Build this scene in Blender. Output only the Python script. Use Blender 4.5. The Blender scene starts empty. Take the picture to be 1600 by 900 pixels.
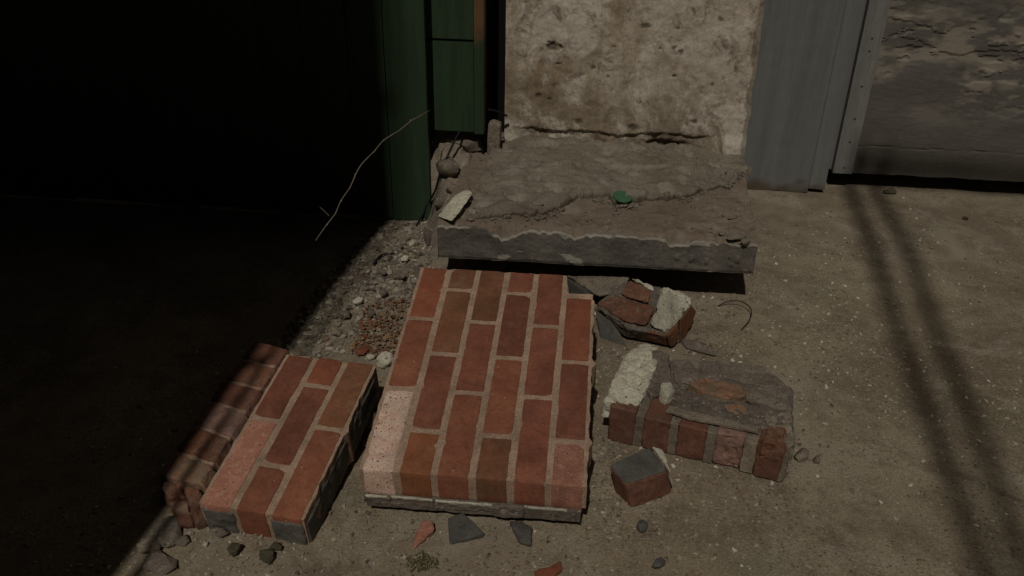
import bpy, bmesh, math, random
import numpy as np
from mathutils import Vector, Matrix, noise
random.seed(7)
R = math.radians
C = bpy.context.scene.collection
SC = bpy.context.scene

# ------------------------------------------------------------------ camera
F, PITCH, ROLL, H = 1350.0, R(29.7), R(1.1), 1.15
fwd = Vector((0, math.cos(PITCH), -math.sin(PITCH)))
right0 = Vector((1, 0, 0)); up0 = right0.cross(fwd)
rt = right0*math.cos(ROLL)+up0*math.sin(ROLL)
up = up0*math.cos(ROLL)-right0*math.sin(ROLL)
EYE = Vector((0, 0, H))
cam = bpy.data.cameras.new('camera'); co = bpy.data.objects.new('camera', cam); C.objects.link(co)
m = Matrix((rt, up, -fwd)).transposed().to_4x4(); m.translation = EYE
co.matrix_world = m
cam.sensor_width = 36; cam.lens = F/1600*36; cam.clip_start = 0.02; cam.clip_end = 500
SC.camera = co

# ------------------------------------------------------------------ sky, light, exposure
EL, AZ = R(53), R(11.8)
world = bpy.data.worlds.new('World'); SC.world = world; world.use_nodes = True
wn = world.node_tree; sky = wn.nodes.new('ShaderNodeTexSky'); sky.sky_type = 'NISHITA'; sky.sun_disc = False
sky.sun_elevation = EL; sky.sun_rotation = math.pi+AZ
wn.links.new(sky.outputs[0], wn.nodes['Background'].inputs[0]); wn.nodes['Background'].inputs[1].default_value = 0.0012
sl = bpy.data.lights.new('sun', 'SUN'); sl.energy = 1.2; sl.angle = R(0.9); sl.color = (1, .94, .84)
so = bpy.data.objects.new('sun', sl); C.objects.link(so)
sd = Vector((math.sin(AZ)*math.cos(EL), math.cos(AZ)*math.cos(EL), -math.sin(EL)))
so.rotation_euler = sd.to_track_quat('-Z', 'Y').to_euler(); so.location = (-1, -4, 6)
SC.view_settings.view_transform = 'Standard'; SC.view_settings.look = 'None'
SC.view_settings.exposure = 0; SC.view_settings.gamma = 1; SC.view_settings.use_curve_mapping = False

# ------------------------------------------------------------------ where things stand
def ray(px, py): return fwd + rt*((px-800)/F) + up*((450-py)/F)
def at(px, py, z=0.0):
    d = ray(px, py); return EYE + d*((z-H)/d.z)
YAW = R(5.5)                       # the wall line: s runs along it, t into it
U = Vector((math.cos(YAW), -math.sin(YAW), 0)); N = Vector((math.sin(YAW), math.cos(YAW), 0))
def st(s, t, z): return U*s + N*t + Vector((0, 0, z))
def wall(px, py, T):
    d = ray(px, py); P = EYE + d*(T/d.dot(N)); return P.dot(U), P.z
def topst(px, py, z):
    P = at(px, py, z); return P.dot(U), P.dot(N)
def fbm(x, y, z=0., o=4, s=1.): 
    return noise.fractal(Vector((x*s, y*s, z)), 0.9, 2.1, o)

# ------------------------------------------------------------------ materials
def srgb(r, g, b, k=1):
    return tuple(k*(v/255/12.92 if v < 10 else ((v/255+.055)/1.055)**2.4) for v in (r, g, b))
def newmat(name):
    m = bpy.data.materials.new(name); m.use_nodes = True
    nt = m.node_tree; b = nt.nodes['Principled BSDF']; b.inputs['Roughness'].default_value = .85
    b.inputs['Specular IOR Level'].default_value = .25
    return m, nt, b
def nd(nt, t, **k):
    n = nt.nodes.new(t)
    for a, v in k.items():
        if a.startswith('_'): n.inputs[a[1:].replace('_', ' ')].default_value = v
        else: setattr(n, a, v)
    return n
def coords(nt, rnd=True, scl=(1, 1, 1)):
    tc = nd(nt, 'ShaderNodeTexCoord'); o = tc.outputs['Object']
    if rnd:
        oi = nd(nt, 'ShaderNodeObjectInfo'); mu = nd(nt, 'ShaderNodeMath', operation='MULTIPLY'); mu.inputs[1].default_value = 37.
        nt.links.new(oi.outputs['Random'], mu.inputs[0])
        va = nd(nt, 'ShaderNodeVectorMath', operation='ADD')
        nt.links.new(o, va.inputs[0]); nt.links.new(mu.outputs[0], va.inputs[1]); o = va.outputs[0]
    mp = nd(nt, 'ShaderNodeMapping'); mp.inputs['Scale'].default_value = scl; nt.links.new(o, mp.inputs[0])
    return mp.outputs[0]
def ntex(nt, co_, scale, detail=6, rough=.6, dist=0.):
    n = nd(nt, 'ShaderNodeTexNoise'); n.inputs['Scale'].default_value = scale; n.inputs['Detail'].default_value = detail
    n.inputs['Roughness'].default_value = rough; n.inputs['Distortion'].default_value = dist
    nt.links.new(co_, n.inputs['Vector']); return n.outputs['Fac']
def ramp(nt, fac, stops, interp='LINEAR'):
    r = nd(nt, 'ShaderNodeValToRGB'); r.color_ramp.interpolation = interp
    e = r.color_ramp.elements
    while len(e) < len(stops): e.new(.5)
    for i, (p, c) in enumerate(stops):
        e[i].position = p; e[i].color = (c, c, c, 1) if isinstance(c, (int, float)) else (*c, 1)
    nt.links.new(fac, r.inputs[0]); return r.outputs[0]
def mix(nt, fac, a, b, bt='MIX'):
    n = nd(nt, 'ShaderNodeMix', data_type='RGBA', blend_type=bt)
    for s, v in ((0, fac), (6, a), (7, b)):
        if hasattr(v, 'node'): nt.links.new(v, n.inputs[s])
        elif s == 0: n.inputs[0].default_value = v
        else: n.inputs[s].default_value = (*v, 1)
    return n.outputs[2]
def bump(nt, bsdf, hts, dist=.002, strength=1):
    prev = None
    for h, d in hts:
        b = nd(nt, 'ShaderNodeBump'); b.inputs['Distance'].default_value = d; b.inputs['Strength'].default_value = strength
        nt.links.new(h, b.inputs['Height'])
        if prev: nt.links.new(prev, b.inputs['Normal'])
        prev = b.outputs[0]
    nt.links.new(prev, bsdf.inputs['Normal'])
def attr(nt, name):
    a = nd(nt, 'ShaderNodeAttribute'); a.attribute_name = name; return a.outputs['Fac']

def mineral(name, c1, c2, c3=None, scale=14, fine=160, rough=.9, bd=.0016, specks=None, dust=None, stretch=(1, 1, 1), dirt=None, rnd=True):
    """mottled stone / mortar / brick: c1-c2 large mottling, c3 small blotches, specks, dust film, 'dirt' attribute"""
    m, nt, b = newmat(name); v = coords(nt, rnd, stretch)
    big = ntex(nt, v, scale, 5, .6, .4); col = mix(nt, ramp(nt, big, [(.36, 0.), (.64, 1.)]), c1, c2)
    md = ntex(nt, v, scale*4.3, 6, .7)
    if c3: col = mix(nt, ramp(nt, md, [(.52, 0.), (.66, .75)]), col, c3)
    fn = ntex(nt, v, fine, 4, .7)
    col = mix(nt, 1., col, ramp(nt, fn, [(.25, .62), (.75, 1.35)]), 'MULTIPLY')
    if rnd:
        oi = nd(nt, 'ShaderNodeObjectInfo')
        col = mix(nt, 1., col, ramp(nt, oi.outputs['Random'], [(0, .84), (1, 1.14)]), 'MULTIPLY')
    hs = [(big, bd*2), (md, bd), (fn, bd*.6)]
    sm = ntex(nt, v, 7, 7, .7, 1.2); col = mix(nt, 1., col, ramp(nt, sm, [(.35, .74), (.65, 1.18)]), 'MULTIPLY')
    if specks:
        for sc_, th, cc in specks:
            vo = nd(nt, 'ShaderNodeTexVoronoi'); vo.inputs['Scale'].default_value = sc_; nt.links.new(v, vo.inputs['Vector'])
            f = ramp(nt, vo.outputs['Distance'], [(th*.7, 1.), (th, 0.)])
            sel = nd(nt, 'ShaderNodeSeparateColor'); nt.links.new(vo.outputs['Color'], sel.inputs[0])
            f2 = mix(nt, 1., f, ramp(nt, sel.outputs[0], [(.55, 0.), (.62, 1.)]), 'MULTIPLY')
            col = mix(nt, f2, col, cc)
    if dust:
        dn = ntex(nt, v, scale*1.7, 8, .75, .8)
        col = mix(nt, ramp(nt, dn, [(.5, 0.), (.72, dust[0])]), col, dust[1])
    if dirt:
        col = mix(nt, attr(nt, 'dirt'), col, dirt)
    nt.links.new(col, b.inputs['Base Color']); b.inputs['Roughness'].default_value = rough
    bump(nt, b, hs)
    return m

DUST = (.33, .25, .19)
M = {}
M['red'] = mineral('red brick', (.262, .092, .052), (.325, .125, .070), (.21, .075, .046), 16, 420, .8, .0004, dust=(.28, (.42, .24, .17)), specks=[(150, .2, (.12, .05, .04)), (60, .12, (.5, .3, .22))])
M['deep'] = mineral('dark red brick', (.235, .082, .050), (.29, .108, .065), (.185, .07, .047), 16, 420, .8, .0004, dust=(.25, (.38, .23, .17)), specks=[(150, .2, (.1, .05, .04))])
M['brown'] = mineral('brown brick', (.21, .10, .052), (.27, .105, .055), (.17, .08, .046), 13, 420, .8, .0004, dust=(.28, (.36, .25, .18)), specks=[(140, .2, (.1, .05, .04))])
M['tan'] = mineral('orange brown brick', (.34, .145, .06), (.38, .13, .06), (.27, .11, .055), 13, 420, .8, .0004, dust=(.25, (.4, .27, .19)), specks=[(150, .2, (.12, .06, .04))])
M['bright'] = mineral('bright red brick', (.30, .098, .052), (.26, .09, .050), (.34, .13, .075), 14, 420, .8, .0004, dust=(.15, (.42, .25, .18)), specks=[(150, .2, (.14, .06, .04))])
M['pink'] = mineral('spalled pink brick core', (.92, .68, .55), (.82, .55, .42), (.95, .78, .66), 22, 300, .95, .0015, specks=[(105, .24, (.2, .09, .06)), (190, .3, (.34, .16, .11)), (150, .22, (.8, .62, .5))])
M['pinkdull'] = mineral('dull pink brick', (.50, .24, .17), (.40, .17, .115), (.58, .34, .25), 18, 350, .9, .0009, specks=[(100, .22, (.2, .1, .08)), (130, .2, (.55, .35, .27))])
M['oldbrick'] = mineral('dirty old brick', (.24, .105, .06), (.17, .085, .06), (.31, .13, .07), 20, 240, .92, .0015, dust=(.7, (.32, .26, .20)))
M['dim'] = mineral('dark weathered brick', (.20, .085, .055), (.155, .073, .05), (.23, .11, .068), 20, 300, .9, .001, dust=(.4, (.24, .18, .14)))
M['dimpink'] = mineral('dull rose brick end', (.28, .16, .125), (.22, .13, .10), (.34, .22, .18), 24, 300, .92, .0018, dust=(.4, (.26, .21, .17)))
M['dusty'] = mineral('dusty orange brick rubble', (.30, .16, .095), (.24, .17, .12), (.34, .19, .11), 24, 240, .95, .002, dust=(.8, (.24, .20, .155)))
M['slabface2'] = mineral('smooth grey parging', (.135, .125, .11), (.18, .165, .145), (.10, .095, .085), 18, 260, .8, .001, dust=(.4, (.26, .23, .19)))
M['joint2'] = mineral('grey brown bed mortar', (.26, .21, .155), (.20, .165, .125), (.31, .26, .20), 22, 330, .95, .0014)
M['joint'] = mineral('pinkish mortar', (.47, .32, .23), (.39, .265, .185), (.55, .40, .30), 22, 330, .95, .0011, specks=[(170, .25, (.2, .14, .1)), (120, .16, (.55, .45, .36))])
M['mortar'] = mineral('grey mortar', (.21, .175, .14), (.15, .125, .105), (.28, .235, .185), 22, 260, .95, .002, specks=[(120, .2, (.42, .38, .3)), (90, .2, (.08, .07, .055))])
M['white'] = mineral('white lime mortar', (.66, .63, .50), (.54, .50, .39), (.74, .71, .60), 18, 220, .95, .0025, specks=[(60, .2, (.2, .175, .13)), (120, .22, (.27, .24, .18))])
M['slate'] = mineral('dark grey slate', (.10, .095, .088), (.13, .122, .11), (.08, .077, .072), 14, 300, .6, .0006, dust=(.35, (.2, .18, .15)))
M['gravel'] = None
M['plaster'] = None

def bycol_stone(name, cols, rough=.9, bd=.001):
    m, nt, b = newmat(name); v = coords(nt, False)
    g = nd(nt, 'ShaderNodeNewGeometry'); n = len(cols)
    c = ramp(nt, g.outputs['Random Per Island'], [(i/n, cc) for i, cc in enumerate(cols)], 'CONSTANT')
    fn = ntex(nt, v, 260, 4, .7); c = mix(nt, 1., c, ramp(nt, fn, [(.25, .65), (.75, 1.3)]), 'MULTIPLY')
    nt.links.new(c, b.inputs['Base Color']); b.inputs['Roughness'].default_value = rough
    bump(nt, b, [(fn, bd)]); return m
M['gravel'] = bycol_stone('mixed gravel', [(.24, .21, .165), (.32, .285, .225), (.17, .145, .115), (.42, .38, .31), (.22, .15, .10), (.27, .235, .185), (.13, .11, .09), (.35, .30, .235)])
M['crumbs'] = bycol_stone('brick crumbs', [(.24, .10, .05), (.27, .15, .075), (.24, .175, .11), (.34, .26, .17), (.20, .08, .045), (.18, .13, .09), (.32, .22, .13)])
M['agg'] = bycol_stone('exposed aggregate pebbles', [(.42, .355, .255), (.32, .265, .19), (.48, .42, .32), (.26, .195, .13), (.38, .31, .21), (.62, .57, .46), (.2, .165, .125), (.34, .29, .225)], .55, .0005)

def ground_mat():
    m, nt, b = newmat('worn concrete with exposed aggregate'); v = coords(nt, False)
    big = ntex(nt, v, 2.2, 6, .62, .5); col = mix(nt, ramp(nt, big, [(.38, 0.), (.62, 1.)]), (.265, .212, .146), (.365, .305, .215))
    md = ntex(nt, v, 11, 8, .72); col = mix(nt, ramp(nt, md, [(.48, 0.), (.64, .8)]), col, (.19, .152, .106))
    st_ = ntex(nt, v, 1.3, 9, .7, 1.4); col = mix(nt, ramp(nt, st_, [(.49, 0.), (.57, .75)]), col, (.19, .15, .105))
    lt = ntex(nt, v, 5.5, 9, .75, 1.); col = mix(nt, ramp(nt, lt, [(.51, 0.), (.64, .85)]), col, (.37, .325, .25))
    gr = ntex(nt, v, 60, 6, .8, .5); col = mix(nt, ramp(nt, gr, [(.55, 0.), (.68, .6)]), col, (.40, .35, .27)); col = mix(nt, ramp(nt, gr, [(.32, .6), (.44, 0.)]), col, (.10, .08, .06))
    moss = ntex(nt, v, 3.1, 6, .65, .3); col = mix(nt, ramp(nt, moss, [(.55, 0.), (.7, .55)]), col, (.15, .15, .09))
    fn = ntex(nt, v, 210, 5, .75); col = mix(nt, 1., col, ramp(nt, fn, [(.25, .5), (.75, 1.5)]), 'MULTIPLY')
    hs = [(md, .003), (fn, .0016), (gr, .0014)]
    for sc_, th, cc in ((95, .30, (.40, .36, .28)), (160, .32, (.33, .27, .19)), (55, .22, (.42, .38, .30)), (120, .26, (.075, .06, .048)), (70, .2, (.2, .1, .065))):
        vo = nd(nt, 'ShaderNodeTexVoronoi'); vo.inputs['Scale'].default_value = sc_
        mp = nd(nt, 'ShaderNodeMapping'); mp.inputs['Location'].default_value = (sc_, sc_*.3, 0); nt.links.new(v, mp.inputs[0]); nt.links.new(mp.outputs[0], vo.inputs['Vector'])
        sep = nd(nt, 'ShaderNodeSeparateColor'); nt.links.new(vo.outputs['Color'], sep.inputs[0])
        f = mix(nt, 1., ramp(nt, vo.outputs['Distance'], [(th*.75, 1.), (th, 0.)]), ramp(nt, sep.outputs[1], [(.62, 0.), (.68, .85)]), 'MULTIPLY')
        pt = ramp(nt, ntex(nt, v, 4.5, 5, .6), [(.42, .15), (.58, 1.)]); f = mix(nt, 1., f, pt, 'MULTIPLY')
        col = mix(nt, f, col, cc); hs.append((f, .0009))
    col = mix(nt, attr(nt, 'dirt'), col, (.37, .31, .235))
    nt.links.new(col, b.inputs['Base Color']); b.inputs['Roughness'].default_value = .85; bump(nt, b, hs); return m
M['ground'] = ground_mat()

def plaster_mat():
    m, nt, b = newmat('stained cracked plaster'); v = coords(nt, False); vs = coords(nt, False, (3.2, 1, .55))
    col = mix(nt, ramp(nt, ntex(nt, vs, 3.2, 6, .6, .3), [(.40, 0.), (.60, 1.)]), (.64, .57, .46), (.36, .27, .175))
    sx = nd(nt, 'ShaderNodeSeparateXYZ'); nt.links.new(v, sx.inputs[0])
    wob = ntex(nt, v, 3.0, 7, .65, .5)
    ad = nd(nt, 'ShaderNodeMath', operation='MULTIPLY_ADD'); ad.inputs[1].default_value = .9; nt.links.new(wob, ad.inputs[0]); nt.links.new(sx.outputs[0], ad.inputs[2])
    col = mix(nt, ramp(nt, ad.outputs[0], [(.42, 0.), (.58, .8)]), col, (.62, .55, .46))
    zw = nd(nt, 'ShaderNodeMath', operation='MULTIPLY_ADD'); zw.inputs[1].default_value = .55; nt.links.new(wob, zw.inputs[0]); nt.links.new(sx.outputs[2], zw.inputs[2])
    col = mix(nt, ramp(nt, zw.outputs[0], [(.36, .8), (.52, 0.)]), col, (.25, .195, .13))
    col = mix(nt, ramp(nt, ntex(nt, v, 5, 8, .7, .6), [(.50, 0.), (.62, .75)]), col, (.31, .245, .18))
    col = mix(nt, ramp(nt, ntex(nt, v, 4.2, 10, .74, .7), [(.49, 0.), (.57, .75)]), col, (.74, .68, .58))
    col = mix(nt, ramp(nt, ntex(nt, v, 17, 10, .8, .5), [(.52, 0.), (.62, .85)]), col, (.2, .155, .11))
    col = mix(nt, ramp(nt, ntex(nt, vs, 12, 6, .7, .2), [(.56, 0.), (.7, .5)]), col, (.5, .45, .37))
    fn = ntex(nt, v, 120, 6, .75); col = mix(nt, 1., col, ramp(nt, fn, [(.25, .7), (.75, 1.28)]), 'MULTIPLY')
    col = mix(nt, attr(nt, 'dirt'), col, (.10, .08, .05))
    nt.links.new(col, b.inputs['Base Color']); bump(nt, b, [(ntex(nt, v, 24, 9, .75), .004), (fn, .0012)]); return m
M['plaster'] = plaster_mat()

def slab_mat(name, a, c, d, e):
    m, nt, b = newmat(name); v = coords(nt, False)
    col = mix(nt, ramp(nt, ntex(nt, v, 5, 8, .65, .6), [(.4, 0.), (.62, 1.)]), a, c)
    col = mix(nt, ramp(nt, ntex(nt, v, 16, 9, .75, .4), [(.52, 0.), (.66, .8)]), col, d)
    col = mix(nt, ramp(nt, ntex(nt, v, 28, 9, .75, .8), [(.58, 0.), (.68, .7)]), col, e)
    fn = ntex(nt, v, 190, 6, .75); col = mix(nt, 1., col, ramp(nt, fn, [(.25, .6), (.75, 1.38)]), 'MULTIPLY')
    col = mix(nt, attr(nt, 'dirt'), col, (.46, .42, .35))
    nt.links.new(col, b.inputs['Base Color']); bump(nt, b, [(ntex(nt, v, 34, 9, .75), .004), (fn, .0013)]); return m
M['slabtop'] = slab_mat('weathered step concrete', (.215, .165, .122), (.26, .21, .16), (.125, .098, .075), (.38, .33, .26))
M['cement'] = slab_mat('pale broken cement skin', (.205, .17, .13), (.265, .23, .18), (.13, .105, .082), (.37, .33, .265))
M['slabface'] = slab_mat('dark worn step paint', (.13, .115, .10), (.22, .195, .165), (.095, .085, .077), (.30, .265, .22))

def paint(name, c1, c2, c3, sx=(9, 1, .6), under=None, rough=.6, bk=1., fc=(.75, 1.22)):
    m, nt, b = newmat(name); v = coords(nt, True); vs = coords(nt, True, sx)
    col = mix(nt, ramp(nt, ntex(nt, vs, 4, 7, .65, .3), [(.38, 0.), (.63, 1.)]), c1, c2)
    col = mix(nt, ramp(nt, ntex(nt, vs, 14, 8, .75), [(.52, 0.), (.7, .6)]), col, c3)
    fn = ntex(nt, vs, 60, 6, .7); col = mix(nt, 1., col, ramp(nt, fn, [(.25, fc[0]), (.75, fc[1])]), 'MULTIPLY')
    if under: col = mix(nt, attr(nt, 'dirt'), col, under)
    nt.links.new(col, b.inputs['Base Color']); b.inputs['Roughness'].default_value = rough
    bump(nt, b, [(ntex(nt, vs, 9, 6, .6), .002*bk), (fn, .0007*bk)]); return m
M['green'] = paint('dark green gloss paint', (.030, .052, .028), (.040, .068, .036), (.023, .040, .022), under=(.17, .09, .045), rough=.55)
M['greytimber'] = paint('grey painted timber', (.165, .168, .165), (.205, .207, .20), (.14, .138, .132), (7, 1, .35), under=(.10, .075, .05), bk=.5, fc=(.87, 1.13))
M['greybatten'] = paint('pale grey batten paint', (.21, .205, .195), (.25, .245, .235), (.17, .165, .155), under=(.10, .075, .05))
M['door'] = paint('peeling grey door paint', (.125, .115, .10), (.16, .148, .13), (.095, .085, .072), (1, 1, 5), under=(.33, .285, .23), rough=.85, bk=.35)
M['black'] = paint('black gap shade and fittings', (.006, .005, .005), (.009, .007, .006), (.005, .004, .004), rough=.9)  # serves as painted shade in the gap, also for nails and pipe
M['cable'] = paint('black cable rubber', (.012, .011, .01), (.016, .015, .014), (.01, .009, .008), rough=.5)
M['twig'] = mineral('pale dry twig bark', (.27, .23, .17), (.20, .165, .12), None, 40, 300, .8, .0008)
M['disc'] = mineral('green plastic', (.06, .18, .085), (.075, .205, .10), None, 30, 300, .5, .0003, dust=(.35, (.22, .22, .16)))
M['moss'] = bycol_stone('dry moss', [(.1, .1, .045), (.14, .13, .06), (.08, .075, .035), (.16, .14, .08)])
M['olive'] = mineral('dark mossy stone', (.085, .075, .045), (.11, .095, .055), (.06, .053, .035), 30, 240, .9, .002, rnd=True)
M['rubble'] = mineral('crumbling concrete', (.22, .18, .14), (.28, .235, .18), (.15, .12, .092), 16, 200, .95, .003, specks=[(90, .2, (.42, .38, .3)), (70, .2, (.09, .075, .06))])
M['masonry'] = mineral('grey render', (.2, .19, .17), (.25, .235, .21), (.16, .15, .135), 4, 90, .95, .002)

# ------------------------------------------------------------------ object helpers
def tag(o, label=None, cat=None, group=None, kind=None):
    for k, v in (('label', label), ('category', cat), ('group', group), ('kind', kind)):
        if v: o[k] = v
    return o
def thing(name, label, cat, loc=(0, 0, 0), rot=None, group=None):
    o = bpy.data.objects.new(name, None); C.objects.link(o); o.location = loc; o.empty_display_size = .05
    if rot is not None: o.rotation_euler = rot.to_euler()
    return tag(o, label, cat, group)
def link(name, me, mat, parent=None, world=False):
    """world=True: mesh given in world coordinates, moved into its parent's frame, or given its own origin"""
    if not me.materials: me.materials.append(mat)
    o = bpy.data.objects.new(name, me); C.objects.link(o)
    if parent: 
        o.parent = parent
        if world:
            me.transform(Matrix.Translation(-Vector(parent.location)))
    elif world:
        n = len(me.vertices); a = np.empty(n*3); me.vertices.foreach_get('co', a); a = a.reshape(-1, 3)
        c = Vector(((a[:, 0].min()+a[:, 0].max())/2, (a[:, 1].min()+a[:, 1].max())/2, a[:, 2].min()))
        me.transform(Matrix.Translation(-c)); o.location = c
    return o
def mesh(name, bm, smooth=True):
    me = bpy.data.meshes.new(name); bmesh.ops.recalc_face_normals(bm, faces=bm.faces); bm.to_mesh(me); bm.free()
    if smooth: me.shade_smooth()
    return me
def rough_up(bm, amp, scale, seed=0, o=4):
    bm.normal_update(); so_ = Vector((seed*3.7, seed*1.3, seed*9.1)); d = []
    for v in bm.verts: q_ = noise.fractal(v.co*scale+so_, .7, 2.1, o+2); d.append(v.normal*((q_ if amp < .0035 else q_-.5*abs(q_))*amp))
    for v, q in zip(bm.verts, d): v.co += q
def hull(name, pts, amp=.002, scale=60, bev=.003, cuts=4, seed=0, smooth=True):
    bm = bmesh.new()
    for p in pts: bm.verts.new(p)
    r = bmesh.ops.convex_hull(bm, input=bm.verts)
    junk = list({e for e in r['geom_interior']+r['geom_unused'] if isinstance(e, bmesh.types.BMVert) and e.is_valid})
    if junk: bmesh.ops.delete(bm, geom=junk, context='VERTS')
    bmesh.ops.dissolve_limit(bm, angle_limit=R(4), verts=bm.verts, edges=bm.edges)
    if bev: bmesh.ops.bevel(bm, geom=list(bm.edges), offset=bev, segments=1, profile=.6, affect='EDGES', clamp_overlap=True)
    bmesh.ops.triangulate(bm, faces=bm.faces)
    mx = .0065 if cuts >= 5 else .009 if cuts == 4 else .016
    for k in range(cuts):
        es = [e for e in bm.edges if e.calc_length() > mx*(1.6 if k < cuts-1 else 1.25)]
        if not es: break
        bmesh.ops.subdivide_edges(bm, edges=es, cuts=1)
        bmesh.ops.triangulate(bm, faces=bm.faces)
    rough_up(bm, amp, scale, seed); me = mesh(name, bm, False)
    if smooth:
        me.shade_smooth()
        me.set_sharp_from_angle(angle=R(32))
    return me
def prism(poly, z1, z0, grow=0.):
    """polygon of pixels (or pixel+height) on top, dropped to z0; returns world points"""
    top = [at(p[0], p[1], p[2] if len(p) > 2 else z1) for p in poly]
    c = sum(top, Vector())/len(top)
    return top+[Vector((c.x+(p.x-c.x)*(1+grow), c.y+(p.y-c.y)*(1+grow), z0)) for p in top]
def boxmesh(name, L, W, D, seed=0, bev=.0025, amp=.0009, cut=.012, chips=2):
    """brick along -y from 0, x 0..W, top at 0"""
    bm = bmesh.new(); bmesh.ops.create_cube(bm, size=1)
    bmesh.ops.scale(bm, vec=(W, L, D), verts=bm.verts); bmesh.ops.translate(bm, vec=(W/2, -L/2, -D/2), verts=bm.verts)
    bmesh.ops.bevel(bm, geom=list(bm.edges), offset=bev, segments=2, profile=.6, affect='EDGES')
    for k in range(5):
        es = [e for e in bm.edges if e.calc_length() > cut*1.5]
        if not es: break
        bmesh.ops.subdivide_edges(bm, edges=es, cuts=1, use_grid_fill=True)
    rnd = random.Random(seed)
    for k in range(chips):                       # knocked corners and edges
        x = rnd.choice((0, W)) ; y = -rnd.random()*L; c = Vector((x, y if rnd.random() < .6 else rnd.choice((0, -L)), 0)); r = rnd.uniform(.005, .011)
        for v in bm.verts:
            d = (v.co-c).length
            if d < r: v.co += (Vector((W/2, -L/2, -D/2))-v.co).normalized()*(r-d)*.45
    rough_up(bm, amp, 55, seed); me = mesh(name, bm, False); me.shade_smooth(); me.set_sharp_from_angle(angle=R(50)); return me
def grid(name, xs, ys, fn, attrs=None, close=False):
    """grid surface; fn(x, y) -> Vector or (Vector, dirt)"""
    vs = []; dv = []
    for y in ys:
        for x in xs:
            r = fn(x, y)
            if isinstance(r, tuple): vs.append(r[0]); dv.append(r[1])
            else: vs.append(r)
    nx, ny = len(xs), len(ys)
    fs = [(j*nx+i, j*nx+i+1, (j+1)*nx+i+1, (j+1)*nx+i) for j in range(ny-1) for i in range(nx-1)]
    me = bpy.data.meshes.new(name); me.from_pydata(vs, [], fs)
    if dv:
        a = me.attributes.new('dirt', 'FLOAT', 'POINT'); a.data.foreach_set('value', np.clip(np.array(dv, float), 0, 1))
    me.shade_smooth(); return me
def lin(a, b, n): return [a+(b-a)*i/n for i in range(n+1)]
def wallgrid(name, s0, s1, z0, z1, T, step, fn, depth):
    """relief panel standing in the wall plane: fn(s,z)->(outward, dirt[,ds,dz]); with returned edges"""
    ns = max(2, int(abs(s1-s0)/step)); nz = max(2, int((z1-z0)/step))
    xs = [s0, *lin(s0, s1, ns), s1]; zs = [z0, *lin(z0, z1, nz), z1]
    n = [0, 0]
    vs, dv = [], []
    for j, z in enumerate(zs):
        for i, s in enumerate(xs):
            edge = i in (0, len(xs)-1) or j in (0, len(zs)-1)
            r = fn(s, z); ds = r[2] if len(r) > 2 else 0; dz = r[3] if len(r) > 3 else 0
            vs.append(st(s+ds, T-r[0]+(depth if edge else 0), z+dz)); dv.append(r[1])
    nx = len(xs); fs = [(j*nx+i, j*nx+i+1, (j+1)*nx+i+1, (j+1)*nx+i) for j in range(len(zs)-1) for i in range(nx-1)]
    me = bpy.data.meshes.new(name); me.from_pydata(vs, [], fs)
    a = me.attributes.new('dirt', 'FLOAT', 'POINT'); a.data.foreach_set('value', np.clip(np.array(dv, float), 0, 1))
    me.shade_smooth(); me.set_sharp_from_angle(angle=R(50)); return me
def sbox(name, s0, s1, t0, t1, z0, z1, bev=.002):
    bm = bmesh.new()
    for s in (s0, s1):
        for t in (t0, t1):
            for z in (z0, z1): bm.verts.new(st(s, t, z))
    bmesh.ops.convex_hull(bm, input=bm.verts); bmesh.ops.dissolve_limit(bm, angle_limit=R(2), verts=bm.verts, edges=bm.edges)
    if bev: bmesh.ops.bevel(bm, geom=list(bm.edges), offset=bev, segments=2, profile=.6, affect='EDGES')
    me = mesh(name, bm, False); return me
def tube(name, pts, rad, seg=8, taper=None, sub=6):
    # Catmull-Rom through the points, swept circle
    P = [Vector(p) for p in pts]; Q = []
    for i in range(len(P)-1):
        p0, p1, p2, p3 = P[max(i-1, 0)], P[i], P[i+1], P[min(i+2, len(P)-1)]
        for k in range(sub):
            t = k/sub; Q.append(.5*((2*p1)+(p2-p0)*t+(2*p0-5*p1+4*p2-p3)*t*t+(3*p1-p0-3*p2+p3)*t**3))
    Q.append(P[-1]); vs, fs = [], []; ref = Vector((.3, .2, 1)).normalized(); n = len(Q)
    for i, q in enumerate(Q):
        d = (Q[min(i+1, n-1)]-Q[max(i-1, 0)]).normalized(); a = d.cross(ref).normalized(); b = d.cross(a)
        r = rad*(1-(1-(taper or 1))*i/(n-1))
        for k in range(seg): 
            an = 2*math.pi*k/seg; vs.append(q+(a*math.cos(an)+b*math.sin(an))*r)
    for i in range(n-1):
        for k in range(seg):
            fs.append((i*seg+k, i*seg+(k+1) % seg, (i+1)*seg+(k+1) % seg, (i+1)*seg+k))
    fs += [tuple(range(seg))[::-1], tuple((n-1)*seg+k for k in range(seg))]
    me = bpy.data.meshes.new(name); me.from_pydata(vs, [], fs); me.shade_smooth(); return me
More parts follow.
